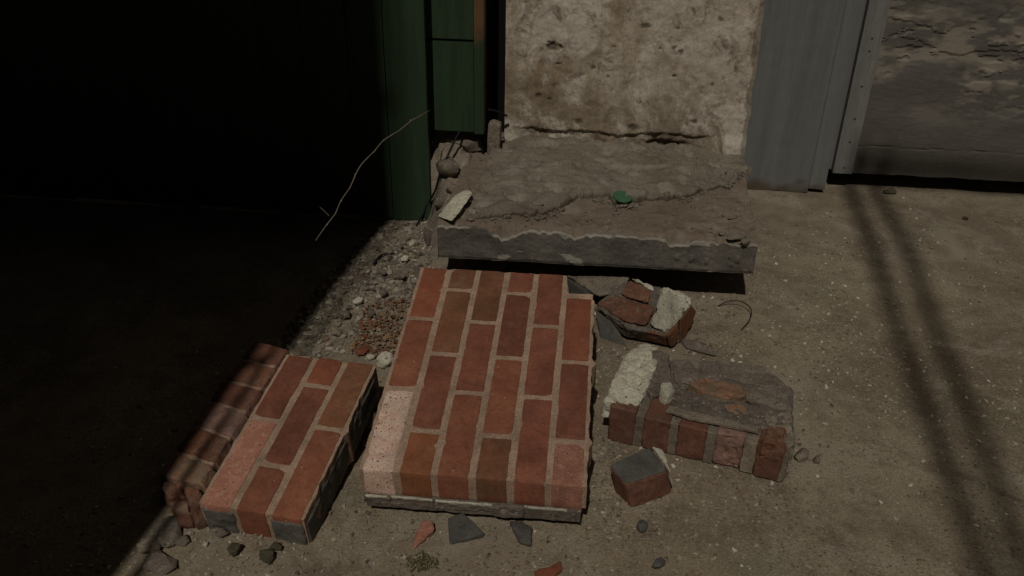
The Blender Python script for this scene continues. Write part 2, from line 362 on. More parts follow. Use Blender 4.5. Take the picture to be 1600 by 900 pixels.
def rock_verts(size, rnd, sub=2, nplanes=9, lo=.55, amp=.06):
    bm = bmesh.new()
    if sub <= 2:                                  # small grains: angular hulls
        for k in range(9 if sub == 1 else 13):
            d = Vector((rnd.gauss(0, 1), rnd.gauss(0, 1), rnd.gauss(0, 1))).normalized()*rnd.uniform(.75, 1.05)
            bm.verts.new((d.x*size[0], d.y*size[1], d.z*size[2]))
        g_ = bmesh.ops.convex_hull(bm, input=bm.verts)
        jk = [e for e in g_['geom_interior'] if isinstance(e, bmesh.types.BMVert)]
        if jk: bmesh.ops.delete(bm, geom=jk, context='VERTS')
        bmesh.ops.triangulate(bm, faces=bm.faces); bm.verts.index_update(); return bm
    bmesh.ops.create_icosphere(bm, subdivisions=sub, radius=1)
    pl = []
    for k in range(nplanes):
        n = Vector((rnd.gauss(0, 1), rnd.gauss(0, 1), rnd.gauss(0, 1))).normalized(); pl.append((n, rnd.uniform(lo, .9)))
    o = Vector((rnd.random()*50, 0, 0))
    for v in bm.verts:
        d = v.co.normalized(); r = 1.
        for n, h in pl:
            q = d.dot(n)
            if q > 0: r = min(r, h/q)
        v.co = d*(r+noise.fractal(d*2.5+o, .8, 2.1, 3)*amp)
        v.co = Vector((v.co.x*size[0], v.co.y*size[1], v.co.z*size[2]))
    return bm
def stone(name, px, py, size, mat, label, cat, group=None, seed=0, z=None, rz=0, sub=3, lo=.5, amp=.05, tilt=(0, 0), parent=None):
    rnd = random.Random(seed)
    q = []
    for k in range(22):
        d = Vector((rnd.gauss(0, 1), rnd.gauss(0, 1), rnd.gauss(0, 1))).normalized()*rnd.uniform(.8, 1.1); q.append((d.x*size[0], d.y*size[1], d.z*size[2]))
    mh = hull(name, q, min(.0035, .09*size[0]), .9/size[0], .08*size[2], 5, seed); bm = bmesh.new(); bm.from_mesh(mh)
    bmesh.ops.rotate(bm, cent=(0, 0, 0), matrix=Matrix.Rotation(rz, 3, 'Z') @ Matrix.Rotation(tilt[0], 3, 'X') @ Matrix.Rotation(tilt[1], 3, 'Y'), verts=bm.verts)
    lo_z = min(v.co.z for v in bm.verts)
    g = z if z is not None else 0.
    p = at(px, py, g+size[2]*.7)
    zz = g if z is not None else gh(p.x, p.y)
    me = mesh(name, bm, False); me.shade_smooth(); me.set_sharp_from_angle(angle=R(30))
    me.materials.append(mat)
    me.transform(Matrix.Translation((0, 0, -lo_z-size[2]*.12)))
    o = bpy.data.objects.new(name, me); C.objects.link(o); o.location = (p.x, p.y, zz)
    if parent: o.parent = parent; o.location = o.location-Vector(parent.location)
    else: tag(o, label, cat, group)
    return o

def sstep(a, b, x):
    t = min(1, max(0, (x-a)/(b-a))); return t*t*(3-2*t)
# ------------------------------------------------------------------ ground
PILE = at(590, 480); PILE2 = at(640, 400)
def gh(x, y):
    z = .0035*fbm(x, y, 0, 4, 3.1)+.0012*fbm(x, y, 5, 3, 22)
    d = math.hypot((x-PILE.x)/.16, (y-PILE.y)/.26); z += .022*math.exp(-d*d)
    d = math.hypot((x-PILE2.x)/.12, (y-PILE2.y)/.2); z += .03*math.exp(-d*d)
    return z
def axis(a, b, step, far, n=10):
    core = lin(a, b, int((b-a)/step)); 
    lo_ = [a-(a+far)*((n-i)/n)**2 for i in range(n)]; hi = [b+(far-b)*((i+1)/n)**2 for i in range(n)]
    return lo_+core+hi
def gfn(x, y):
    s = x*U.x+y*U.y; d = 0
    p = (x, y)
    for (cx, cy, r) in DUSTY:
        q = math.hypot(x-cx, y-cy)/r
        d = max(d, math.exp(-q*q*1.6)*(.5+.9*fbm(x, y, 3, 5, 14)))
    return Vector((x, y, gh(x, y) if -2 < x < 3 and .3 < y < 3.6 else 0.)), d*.8
DUSTY = [(at(*p).x, at(*p).y, r) for p, r in (((1240, 700), .09), ((1240, 610), .12), ((1060, 560), .12), ((390, 880), .12), ((600, 560), .12), ((640, 420), .12), ((1260, 350), .3), ((1480, 380), .22), ((740, 830), .14), ((1100, 470), .1))]
g = link('ground', grid('ground', axis(-1.1, 2.3, .013, 40), axis(.75, 3.1, .013, 40), gfn), M['ground']); tag(g, kind='structure')

def scatter(name, n, where, smin, smax, mat, sub=1, flat=.6, sink=.35, seed=1, protos=14, zf=None, lo=.5):
    """n small stones in one mesh. where(rnd)->(x,y) or None"""
    rnd = random.Random(seed); pr = []
    for k in range(protos):
        bm = rock_verts((1, 1, 1), rnd, sub, 6, lo, .05); bm.verts.ensure_lookup_table()
        pr.append((np.array([v.co[:] for v in bm.verts]), np.array([[v.index for v in f.verts] for f in bm.faces]))); bm.free()
    V, Fc, off = [], [], 0
    k = 0; tries = 0
    while k < n and tries < n*20:
        tries += 1; w = where(rnd)
        if w is None: continue
        x, y = w; s = smin*(smax/smin)**(rnd.random()**1.7)/2
        v, f = pr[rnd.randrange(protos)]
        a = rnd.random()*6.283; ca, sa = math.cos(a), math.sin(a); e = rnd.uniform(.65, 1.3); fl = flat*rnd.uniform(.7, 1.25)
        tx, ty = rnd.gauss(0, .35), rnd.gauss(0, .35)
        q = v*np.array([s*e, s/e, s*fl]); q = np.stack([q[:, 0]*ca-q[:, 1]*sa, q[:, 0]*sa+q[:, 1]*ca, q[:, 2]], 1)
        q[:, 2] += (q[:, 0]*tx+q[:, 1]*ty)*flat
        z = (zf or gh)(x, y)+s*fl*(1-2*sink)
        V.append(q+np.array([x, y, z])); Fc.append(f+off); off += len(v); k += 1
    V = np.concatenate(V); Fc = np.concatenate(Fc)
    me = bpy.data.meshes.new(name); me.from_pydata(V.tolist(), [], Fc.tolist()); 
    o = link(name, me, mat); tag(o, kind='stuff'); return o
def infield(px, py, poly):
    c = False; j = len(poly)-1
    for i in range(len(poly)):
        xi, yi = poly[i]; xj, yj = poly[j]
        if (yi > py) != (yj > py) and px < (xj-xi)*(py-yi)/(yj-yi)+xi: c = not c
        j = i
    return c
def w_agg(r):
    x = r.uniform(-.95, 2.1); y = r.uniform(.85, 3.0)
    dens = .34+.95*fbm(x, y, 9, 3, 2.4)
    c = at(1215, 520); dens += .55*math.exp(-((x-c.x)/.22)**2-((y-c.y)/.3)**2)
    c = at(1450, 560); dens += .2*math.exp(-((x-c.x)/.3)**2-((y-c.y)/.3)**2)
    c = at(1560, 480); dens += .25*math.exp(-((x-c.x)/.2)**2-((y-c.y)/.2)**2)
    if y > 2.45: dens *= .35
    return (x, y) if r.random() < dens else None
scatter('aggregate_pebbles', 14000, w_agg, .0028, .0142, M['agg'], 1, .55, .36, 3)
GP = [at(*p).to_2d() for p in ((370, 640), (430, 545), (500, 450), (580, 362), (648, 350), (688, 350), (672, 430), (640, 500), (610, 590), (570, 560), (500, 560))]
def w_gravel(r):
    x = r.uniform(-.85, -.1); y = r.uniform(1.3, 2.5)
    return (x, y) if infield(x, y, [(p.x, p.y) for p in GP]) else None
scatter('gravel', 2300, w_gravel, .005, .024, M['gravel'], 2, .6, .25, 5)
scatter('gravel_grit', 6500, w_gravel, .0025, .007, M['gravel'], 1, .7, .2, 6)
CR = [at(*p) for p in ((545, 560), (575, 490), (640, 480), (632, 540), (610, 570))]
def w_crumb(r):
    x = r.uniform(-.5, -.1); y = r.uniform(1.3, 2.1)
    return (x, y) if infield(x, y, [(p.x, p.y) for p in CR]) else None
scatter('brick_crumbs', 620, w_crumb, .004, .015, M['crumbs'], 2, .6, .1, 8, zf=lambda x, y: gh(x, y)+.006)
def w_bits(r):
    spots = ((740, 815, .13), (600, 800, .05), (860, 815, .07), (470, 865, .07), (940, 700, .03), (950, 560, .03), (1180, 760, .05), (1120, 530, .04), (560, 700, .05), (1010, 800, .05), (1130, 480, .05), (1240, 700, .05), (1090, 560, .05), (980, 640, .06), (640, 830, .1), (900, 850, .12), (1250, 620, .06), (400, 870, .08), (1060, 700, .04), (700, 340, .06), (590, 620, .03))
    a = spots[r.randrange(len(spots))]; c = at(a[0], a[1]); return (c.x+r.gauss(0, a[2]), c.y+r.gauss(0, a[2]))
scatter('mortar_crumbs', 1700, w_bits, .003, .012, M['gravel'], 1, .7, .15, 11)

# ------------------------------------------------------------------ walls (back line)
# plaster wall
TP = 2.55
sL, _ = wall(788, 220, TP); sR, _ = wall(1161, 250, TP); sR2, _ = wall(1197, 0, TP); _, zF = wall(980, 236, TP)
PITS = [(865, 73, .020, .010), (873, 100, .006, .006), (928, 105, .009, .003), (842, 150, .010, .006), (858, 155, .007, .005), (1055, 120, .006, .008), (1064, 82, .008, .003), (1012, 40, .014, .003), (1062, 45, .005, .006), (1055, 75, .008, .004), (1115, 132, .007, .003), (952, 120, .006, .004), (960, 72, .005, .003), (1000, 160, .006, .003), (905, 190, .012, .003), (1130, 30, .010, .002), (830, 200, .008, .004), (1085, 190, .01, .003), (990, 200, .014, .004)]
PITS = [(*wall(a, b, TP), r, d) for a, b, r, d in PITS]
CRK = [wall(*p, TP) for p in ((800, 198), (835, 200), (870, 204), (905, 203), (940, 206), (965, 212), (1000, 208), (1050, 208), (1085, 214), (1118, 212))]
def crack_z(s):
    for i in range(len(CRK)-1):
        if CRK[i][0] <= s <= CRK[i+1][0]:
            f = (s-CRK[i][0])/(CRK[i+1][0]-CRK[i][0]); return CRK[i][1]*(1-f)+CRK[i+1][1]*f
    return None
def plaster(s, z):
    o = .004*fbm(s, z, 0, 6, 7)+.0022*fbm(s, z, 3, 5, 40); d = 0
    for a, b, r, dep in PITS:
        q = math.hypot((s-a)*(1+.5*fbm(s, z, 8, 2, 60)), (z-b)*1.4)/r
        q *= 1+.6*fbm(s, z, 5, 3, 90)
        if q < 1.3: k = 1-sstep(.55, 1.2, q); o -= dep*k; d = max(d, k*.85)
    cz = crack_z(s)
    if cz is not None:
        w = cz+.004*fbm(s, 0, 2, 4, 60)
        if z < w: o -= .009*sstep(0, .004, w-z)*sstep(CRK[0][0], CRK[0][0]+.05, s)*(1-sstep(CRK[-1][0]-.06, CRK[-1][0], s))*(1+.8*fbm(s, z, 1, 4, 30)); d = max(d, (.22+.6*fbm(s, z, 7, 5, 16))*sstep(CRK[0][0], CRK[0][0]+.05, s)*(1-sstep(CRK[-1][0]-.06, CRK[-1][0], s)))
        if abs(z-w) < .0025: d = max(d, .6)
    a, b = wall(1040, 228, TP)                     # mossy hollow at the foot
    q = math.hypot((s-a)/.055, (z-b)/.017)*(1+.3*fbm(s, z, 5, 3, 40))
    if q < 1.2: k = 1-sstep(.75, 1.15, q); o -= .016*k; d = max(d, .75*k)
    a, b = wall(835, 236, TP)
    q = math.hypot((s-a)/.05, (z-b)/.006)
    if q < 1.2: k = 1-sstep(.6, 1.1, q); o -= .02*k; d = max(d, .9*k)
    a, b = wall(1143, 228, TP)                     # loose plaster lump at the right foot
    if s > a-.028 and z < b+.03: o += .012*(1-sstep(.0, .035, z-b))
    br = wall(1161, 250, TP)[0]+(z-zF)*(sR2-sR)/(wall(1197, 0, TP)[1]-zF)
    if br-s < .012+.006*fbm(z, 0, 4, 4, 12): d = max(d, .55)   # bare brown right edge
    k = (z-zF)/(.62-zF) if z < .7 else 1
    ds = (s-sL)/(sR-sL)*(k*(sR2-sR)+.004*fbm(z, 0, 1, 5, 16)) if s > sL else 0
    return o, d, ds, (.006*fbm(s, 1, 2, 4, 14) if z < zF+.004 else 0)
pw = thing('plaster_wall', 'stained cream plaster wall above the broken doorstep', 'wall', st((sL+sR)/2, TP, zF))
link('plaster_face', wallgrid('plaster_face', sL, sR, zF-.012, .95, TP, .0045, plaster, .2), M['plaster'], pw, True)
def plain(amp, sc, seed=0):
    return lambda s, z: (amp*fbm(s, z, seed, 4, sc), 0)
link('upper_plaster', wallgrid('upper_plaster', sL, sR2+.03, .952, 5.6, TP+.004, .06, plain(.004, 6), .2), M['plaster'], pw, True)

# left green fence in the wall line
TG = 2.36
gf = thing('green_board_fence', 'dark green painted board fence rising on the left of the wall', 'fence', st(-.5, TG, 0))
e0 = wall(669, 200, TG)[0]
edges = [e0]
w = [.118, .105, .13, .12, .14, .12, .13]+[.14]*9
for q in w: edges.append(edges[-1]-q)
for i in range(len(w)):
    s1, s0 = edges[i]-.0015, edges[i+1]+.0015
    zb = .012+.004*(i % 3)
    link('board', wallgrid('board', s0, s1, zb, 2.3, TG+.002*(i % 2), .03, lambda s, z, i=i: (.0014*fbm(s, z, i, 3, 8), 0), .022), M['green'], gf, True)
link('top_rail', sbox('top_rail', edges[-1], e0, TG+.03, TG+.07, 2.1, 2.2), M['green'], gf, True)
link('bottom_rail', sbox('bottom_rail', edges[-1], e0-.01, TG+.03, TG+.07, .22, .30), M['green'], gf, True)
# frame edge strip of the fence

# recessed green cladding, brown edge
TC = 2.43
a0, zc = wall(660, 202, TC); a1, _ = wall(752, 200, TC); _, zm = wall(710, 63, TC)
gc = thing('green_cladding', 'dark green horizontal boards between the fence and the black gap', 'cladding', st((a0+a1)/2, TC, zc))
zz = [(zc+.0, zm-.004), (zm+.004, zm+.27), (zm+.278, zm+.55), (zm+.558, zm+.83), (zm+.838, zm+1.11), (zm+1.118, zm+1.39)]
for i, (z0, z1) in enumerate(zz):
    link('board', wallgrid('board', a0, a1-.022, z0, z1, TC, .02, lambda s, z, i=i: (.0015*fbm(s, z, i+9, 3, 9), 0), .03), M['green'], gc, True)
b1, _ = wall(756, 100, TC)
def trimf(s, z):
    return (.001*fbm(s, z, 3, 3, 30), sstep(zm-.02, zm+.05, z+.02*fbm(s, z, 1, 3, 30)))
link('edge_trim', wallgrid('edge_trim', a1-.020, b1, zc-.004, 2.2, TC-.005, .008, trimf, .04), M['green'], gc, True)
bj = thing('gap_shade_filler', 'added black gap-shade jamb beside the plaster wall', 'filler', st((b1+sL)/2, TC+.08, zc-.05))  # near-black boards standing in for the shade of the open gap
link('gap_shade_board', sbox('gap_shade_board', b1-.03, sL+.02, TP+.06, TP+.11, .12, 3.2), M['black'], bj, True)
link('gap_shade_edge', sbox('gap_shade_edge', b1-.012, b1-.004, TC+.036, TP+.059, .16, 3.2), M['black'], bj, True)

# grey pilaster, battens, door
TQ = 2.78
p0, _ = wall(1150, 200, TQ); p1, _ = wall(1262, 300, TQ); q1, _ = wall(1288, 300, TQ); p1t, zt = wall(1312, 0, TQ); q1t, _ = wall(1345, 0, TQ)
gp = thing('grey_pilaster', 'grey painted timber pilaster between plaster wall and door', 'pilaster', st((p0+q1)/2, TQ, 0))
def grimy(s, z): 
    return (.002*fbm(s*5, z*.6, 2, 4, 5)+.001*fbm(s, z, 5, 3, 40), max(0, 1-sstep(.012, .05, z+.03*fbm(s, z, 3, 4, 18)))*.9, 0, .006*fbm(s, 0, 3, 4, 20) if z < .03 else 0)
link('board', wallgrid('board', p0-.02, p1-.001, .004, 2.6, TQ, .012, grimy, .09), M['greytimber'], gp, True)
link('board', wallgrid('board', p1+.001, q1, .016, 2.6, TQ+.004, .012, grimy, .085), M['greytimber'], gp, True)
TB = 2.84
r0, _ = wall(1300, 268, TB); r1, zb = wall(1330, 268, TB)
dr = thing('weathered_door', 'weathered grey door with peeling paint at the right', 'door', st(r1+.4, TB, zb))
link('groove_board', sbox('groove_board', q1+.001, r0-.001, TB+.012, TB+.05, zb, 2.5), M['greytimber'], dr, True)
link('batten', wallgrid('batten', r0, r1, zb-.004, 2.5, TB-.012, .01, lambda s, z: (.0012*fbm(s, z, 3, 3, 20), 0), .05), M['greybatten'], dr, True)
for py in (60, 80, 135, 186, 222, 262):
    px = 1318+(268-py)*.215
    s, z = wall(px, py, TB-.012); bm = bmesh.new(); bmesh.ops.create_icosphere(bm, subdivisions=1, radius=.0032)
    bmesh.ops.translate(bm, vec=st(s, TB-.012, z), verts=bm.verts); link('nail', mesh('nail', bm), M['black'], dr, True)
TD = TB
pb0 = wall(1345, 20, TD)[1]
def doorf(s, z):
    # layered ply: quantised height, stronger in the peeled band
    _, zt2 = 0, 0
    band = math.exp(-((z-.47)/.19)**4)*sstep(-.25, .35, fbm(s*.8, z*1.6, 41, 4, 3.2)+.12)
    n = fbm(s*1.0, z*4.2, 2, 6, 2.4)+.45*fbm(s, z*2.0, 6, 6, 11)
    lv = n*1.7; q = math.floor(lv); f = lv-q
    h = (q+sstep(.93, 1, f))*.0048*(.04+band)
    d = band*sstep(.05, .5, fbm(s, z*2.0, 12, 6, 7)+.15)
    d = max(d, band*.8*sstep(.25, .45, fbm(s, z*3, 14, 6, 15)), sstep(.93, .99, f)*band*.8)
    gz = .0
    k = abs(z-.155-.004*fbm(s, 0, 2, 3, 9)); 
    if k < .0025: gz = .004*(1-k/.0025)
    return (h*.9+.0005*fbm(s, z*4, 3, 4, 30)-gz, d*.85, 0, .003*fbm(s, 0, 8, 4, 12) if z < zb+.02 else 0)
link('door_panel', wallgrid('door_panel', r1+.001, r1+.95, zb-.004, 1.0, TD, .0036, doorf, .045), M['door'], dr, True)
link('upper_door_panel', wallgrid('upper_door_panel', r1+.001, r1+.95, 1.002, 2.4, TD, .04, plain(.002, 5), .045), M['door'], dr, True)
fw = thing('far_wall', 'plain grey wall running on past the weathered door', 'wall', st(3, TD, 0))
link('wall_face', sbox('wall_face', r1+.955, r1+5, TD-.05, TD+.299, -.05, 5.6), M['masonry'], fw, True)
link('back_wall', sbox('back_wall', -3.2, r1+.955, TD+.30, TD+.5, -.05, 9), M['masonry'], fw, True)

# ------------------------------------------------------------------ doorstep slab
ZS, TS = .197, 1.97
ls, lz = wall(683, 348, TS); rs, rz_ = wall(1184, 379, TS); _, lb = wall(683, 403, TS); _, rb = wall(1180, 430, TS)
step = thing('doorstep', 'cracked overhanging concrete doorstep with dark front face and green disc on it', 'doorstep', st(0, TS, 0))
RIM = [wall(*p, TS)[0:2] for p in ((745, 350), (800, 356), (818, 360), (838, 355), (872, 364), (882, 374), (895, 368), (950, 368), (1025, 375), (1050, 378), (1110, 384))]
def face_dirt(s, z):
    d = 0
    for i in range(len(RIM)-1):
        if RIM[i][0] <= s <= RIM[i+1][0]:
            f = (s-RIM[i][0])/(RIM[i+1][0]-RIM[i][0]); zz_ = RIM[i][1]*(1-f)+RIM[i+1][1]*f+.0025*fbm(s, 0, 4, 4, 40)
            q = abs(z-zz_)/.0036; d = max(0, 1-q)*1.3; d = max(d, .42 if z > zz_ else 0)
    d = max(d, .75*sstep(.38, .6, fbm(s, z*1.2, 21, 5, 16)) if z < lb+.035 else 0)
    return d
DRIPS = [(*wall(a, b, TS), r) for a, b, r in ((1058, 402, .006), (1080, 404, .007), (1104, 408, .006), (1152, 406, .007), (1140, 402, .003), (1142, 414, .003))]
sback = TP+.1
def chipz(s): return .03*max(0, fbm(s, 0, 71, 5, 7)-.02)+.010*max(0, fbm(s, 0, 73, 5, 45))
def profile():
    P = []
    for i in range(120): P.append(('top', i/120.))
    for i in range(60): P.append(('face', i/59.))
    for i in range(8): P.append(('under', (i+1)/8.))
    return P
PR = profile()
backL = wall(742, 235, TP)[0]
def slabfn(a, k):
    kind, f = PR[int(k)]
    if kind == 'top':
        t = sback+(TS+.004-sback)*f**.9; lft = ls+(backL-ls)*(t-TS)/(sback-TS); rgt = rs+(.458-rs)*(t-TS)/(sback-TS)
        s = lft+(rgt-lft)*a+.004*fbm(t, 0, 3, 4, 12)*(1 if a > .97 or a < .03 else 0)
        z = ZS+.005*fbm(s, t, 0, 6, 8)+.003*fbm(s, t, 4, 4, 45)
        for (cx, cy, r, dp) in CHIPS:
            q = math.hypot(s-cx, (t-cy)*1.5)/r*(1+.5*fbm(s, t, 2, 3, 50))
            if q < 1.2: z -= dp*(1-sstep(.5, 1.15, q))
        z -= (.006+chipz(s))*sstep(.972-.6*chipz(s), 1, f)
        return st(s, t, z), .3*sstep(.2, .6, fbm(s, t, 31, 6, 11))*.8
    s = ls+(rs-ls)*a; bot = lb+(rb-lb)*a
    top = ZS-.006-chipz(s)
    if kind == 'face':
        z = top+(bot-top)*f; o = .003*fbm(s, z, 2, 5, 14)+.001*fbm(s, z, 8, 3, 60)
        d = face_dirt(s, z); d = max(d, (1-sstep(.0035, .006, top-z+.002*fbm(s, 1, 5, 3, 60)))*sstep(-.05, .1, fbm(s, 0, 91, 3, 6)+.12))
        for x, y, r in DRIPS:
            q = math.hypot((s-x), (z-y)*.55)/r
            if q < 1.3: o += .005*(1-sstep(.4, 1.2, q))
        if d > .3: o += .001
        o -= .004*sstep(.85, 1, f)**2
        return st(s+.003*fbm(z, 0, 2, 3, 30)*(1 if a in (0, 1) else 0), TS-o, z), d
    return st(s, TS+.004+.5*f, bot-.002*(1-f)), 0
CHIPS = [(*topst(a, b, ZS), r, d) for a, b, r, d in ((1135, 345, .03, .006), (1130, 378, .035, .012), (1150, 375, .02, .01))]
na = 230
me = grid('slab', lin(0, 1, na), list(range(len(PR))), slabfn)
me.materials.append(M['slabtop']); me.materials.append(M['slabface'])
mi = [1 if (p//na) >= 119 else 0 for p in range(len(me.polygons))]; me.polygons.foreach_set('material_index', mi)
me.set_sharp_from_angle(angle=R(60))
link('slab', me, None, step, True)
for side, a in ((0, 0.), (1, 1.)):
    pts = [slabfn(a, k)[0] for k in range(0, len(PR), 4)]
    pts = [slabfn(a, k)[0] for k in list(range(0, 120, 5))+[119, 120, 140, 160, 179]]
    top = pts; n = len(top); lowz = (lb, rb)[side]
    vs = [Vector(p) for p in top]+[Vector((p.x, p.y, lowz-.001)) for p in top]
    fs = [(i, i+1, n+i+1, n+i) for i in range(n-1)]
    me = bpy.data.meshes.new('slab_side'); me.from_pydata(vs, [], fs); link('slab_side', me, M['slabface'], step, True)
# plinth the slab sits on, set well back
link('plinth', sbox('plinth', ls+.06, rs-.03, TS+.30, TP+.1, -.02, min(lb, rb)-.002, .004), M['rubble'], step, True)
# broken upper cement layer with a ragged front edge
RG = [topst(*p, ZS+.01) for p in ((735, 338), (770, 336), (800, 332), (850, 330), (880, 318), (905, 309), (935, 304), (948, 300), (960, 316), (990, 316), (1010, 306), (1040, 309), (1062, 306), (1092, 297), (1115, 291), (1135, 284), (1160, 268), (1172, 262))]
def ridge(s):
    if s <= RG[0][0]: return RG[0][1]
    for i in range(len(RG)-1):
        if RG[i][0] <= s <= RG[i+1][0]:
            f = (s-RG[i][0])/(RG[i+1][0]-RG[i][0]); return RG[i][1]*(1-f)+RG[i+1][1]*f
    return RG[-1][1]
def layer(a, k):
    s0 = RG[0][0]-.01; s = s0+(.455-s0)*a; rg = ridge(s)+.022*fbm(s, 0, 9, 4, 16)+.008*fbm(s, 1, 2, 4, 70)
    f = k
    hgt = .024*(.5+.45*sstep(0, .12, s-s0))*(1-.5*sstep(.25, .42, s))
    if f <= 1:
        t = sback+(rg-sback)*f; s_ = s+(backL-ls)*(t-TS)/(sback-TS)*(1-sstep(0, .12, s-s0))*.7
        e = sstep(0, .05, t-rg)
        z = ZS+hgt+.010*fbm(s, t, 4, 7, 9)+.005*fbm(s, t, 14, 5, 38)-.010*sstep(.12, .2, fbm(s*.7, t*2.2, 64, 5, 9))+.014*e*sstep(.3, 1, 1-f)
        z -= .01*max(0, fbm(s*.6, t*1.6, 24, 5, 16)-.25)
        return st(s_, t, z), .32*sstep(.1, .5, fbm(s, t, 33, 8, 12))
    u = f-1
    return st(s, rg+.002*u+(.004*(1-u)*u*4)*-1, ZS+hgt*(1-u)-.004*u+.0025*fbm(s, u, 3, 3, 90)), 0
link('cement_layer', grid('cement_layer', lin(0, 1, 260), lin(0, 1, 110)+[1.3, 1.6, 2.0], layer), M['cement'], step, True)
for i, (px, py, sx, sy, sz) in enumerate(((1148, 370, .030, .016, .009), (1165, 378, .014, .012, .008), (1128, 366, .013, .010, .007), (1146, 339, .018, .010, .006), (1125, 262, .016, .01, .01), (1075, 302, .02, .012, .006), (870, 322, .016, .01, .006), (905, 312, .014, .009, .006), (925, 302, .012, .012, .007), (1020, 304, .016, .009, .006))):
    stone('cement_lump', px, py, (sx, sy, sz), M['cement'], '', '', None, 60+i, z=ZS-.002, rz=.2*i, parent=step)
bm = bmesh.new(); n = 40; rr = [(.0265+.0012*fbm(math.cos(6.283*k/n), math.sin(6.283*k/n), 0, 3, 1.5)) for k in range(n)]
for zz_, sc_ in ((0, .97), (.0015, 1), (.005, 1), (.0062, .96), (.0056, .86)):
    for k in range(n):
        an = 6.283*k/n; bm.verts.new((math.cos(an)*rr[k]*sc_, math.sin(an)*rr[k]*.95*sc_, zz_))
bm.verts.ensure_lookup_table()
for j in range(4):
    for k in range(n): bm.faces.new([bm.verts[j*n+k], bm.verts[j*n+(k+1) % n], bm.verts[(j+1)*n+(k+1) % n], bm.verts[(j+1)*n+k]])
bm.faces.new([bm.verts[4*n+k] for k in range(n)]); bm.faces.new([bm.verts[k] for k in range(n)][::-1])
o = link('plastic_lid', mesh('plastic_lid', bm), M['disc']); P = at(972, 307, ZS+.02)
o.location = (P.x, P.y-.004, ZS+.018); o.rotation_euler = (R(14), R(4), .4)
o.data.set_sharp_from_angle(angle=R(40)); tag(o, 'round green plastic lid lying on the cracked doorstep', 'lid')
# debris bank left of the step, under the cladding
def bank(s, t):
    u = sstep(1.95, 2.50, t); hgt = .015+.225*u**1.1
    hgt *= sstep(-.50, -.41, s+.02*fbm(t, 0, 4, 3, 9)) if t < 2.375 else sstep(-.55, -.49, s)
    ed = ls+(backL-ls)*(t-TS)/(sback-TS); hgt = min(hgt, ZS+.02) if s > ed-.02 else hgt; hgt *= 1-.6*sstep(ed+.0, ed+.07, s)
    hgt += .018*fbm(s, t, 3, 6, 11)*(.3+u)+.006*fbm(s, t, 13, 4, 45)*u
    return st(s, t, hgt-.012), .45*sstep(.2, .45, fbm(s, t, 18, 5, 12))
bk = link('rubble_bank', grid('rubble_bank', lin(-.68, -.22, 130), lin(1.70, 2.62, 210), bank), M['rubble'], None, True)
def w_ridge(r):
    s = r.uniform(RG[0][0], RG[-1][0]); t = ridge(s)+.022*fbm(s, 0, 9, 4, 16)-.004-abs(r.gauss(0, .016))
    if fbm(s, t, 77, 3, 14) < .05: return None
    P = st(s, t, 0); return (P.x, P.y)
def w_top(r):
    t = r.uniform(TS+.01, TP-.01); a = r.random(); s = ls+.04+(backL-ls)*(t-TS)/(sback-TS)+a*(rs-ls-.06-(backL-ls)*(t-TS)/(sback-TS)); 
    if r.random() > .25+.9*fbm(s, t, 55, 3, 8): return None
    P = st(s, t, 0); return (P.x, P.y)
def zt(x, y):
    s, t = x*U.x+y*U.y, x*N.x+y*N.y
    return ZS+(.012 if t > ridge(s) else .001)
scatter('step_grit', 900, w_top, .002, .010, M['cement'], 2, .6, .25, 33, zf=zt)
scatter('cement_crumbs', 260, w_ridge, .004, .022, M['cement'], 2, .6, .25, 31, zf=lambda x, y: ZS+.001)
tag(bk, 'rough bank of crumbled concrete between the green fence and the doorstep', 'rubble')
def bankz(px, py):
    best = None
    for k in range(60):
        z = .30-.005*k; P = at(px, py, z); s, t = P.dot(U), P.dot(N)
        if bank(s, t)[0].z >= z: return z
    return 0.
# pieces on the bank
RB = [(728, 222, (.075, .05, .035), 'flat grey concrete lump under the green cladding', .1), (700, 262, (.035, .045, .03), 'brown concrete lump beside the fence corner', .6),
      (735, 268, (.04, .03, .022), 'small rounded lump below the upright timber stub', 1.), (712, 300, (.032, .03, .02), 'pale rubble lump above the white plaster piece', .3),
      (690, 318, (.02, .03, .02), 'narrow rubble lump where the cable passes', .9), (668, 372, (.016, .05, .018), 'long pale mortar sliver left of the doorstep end', .15), (655, 430, (.014, .05, .012), 'thin pale mortar strip behind the large brick panel', .2)]
for i, (px, py, sz, lab, rz) in enumerate(RB):
    zz_ = bankz(px, py)
    stone('rubble_lump', px, py, sz, M['rubble'] if i < 5 else M['mortar'], lab, 'rubble', 'rubble lumps on the bank', 200+i, z=max(zz_-.012, gh(*at(px, py).to_2d())), rz=rz, lo=.45, amp=.09)
s, z = wall(770, 243, 2.47)
o = link('timber_stub', hull('timber_stub', [st(s+a*.019+c*.004, 2.47+b, z+.0+c*.098) for a in (-1, 1) for b in (0, .035) for c in (0, 1)]+[st(s, 2.485, z+.112)], .0016, 40, .003, 4, 3), M['rubble'], None, True)
tag(o, 'upright grey stub standing in the black gap by the plaster wall', 'stub')
pl = hull('plaster_lump', [at(p[0], p[1], p[2]) for p in ((684, 338, .205), (706, 345, .212), (716, 334, .215), (722, 316, .222), (738, 302, .226), (730, 296, .225), (708, 308, .22), (700, 322, .215), (690, 330, .208))]+[at(700, 345, .18), at(738, 305, .19), at(690, 335, .18), at(712, 305, .19)], .004, 70, .002, 5, 9)
tag(link('plaster_lump', pl, M['white'], None, True), 'broken white plaster lump on the left end of the doorstep', 'plaster piece')

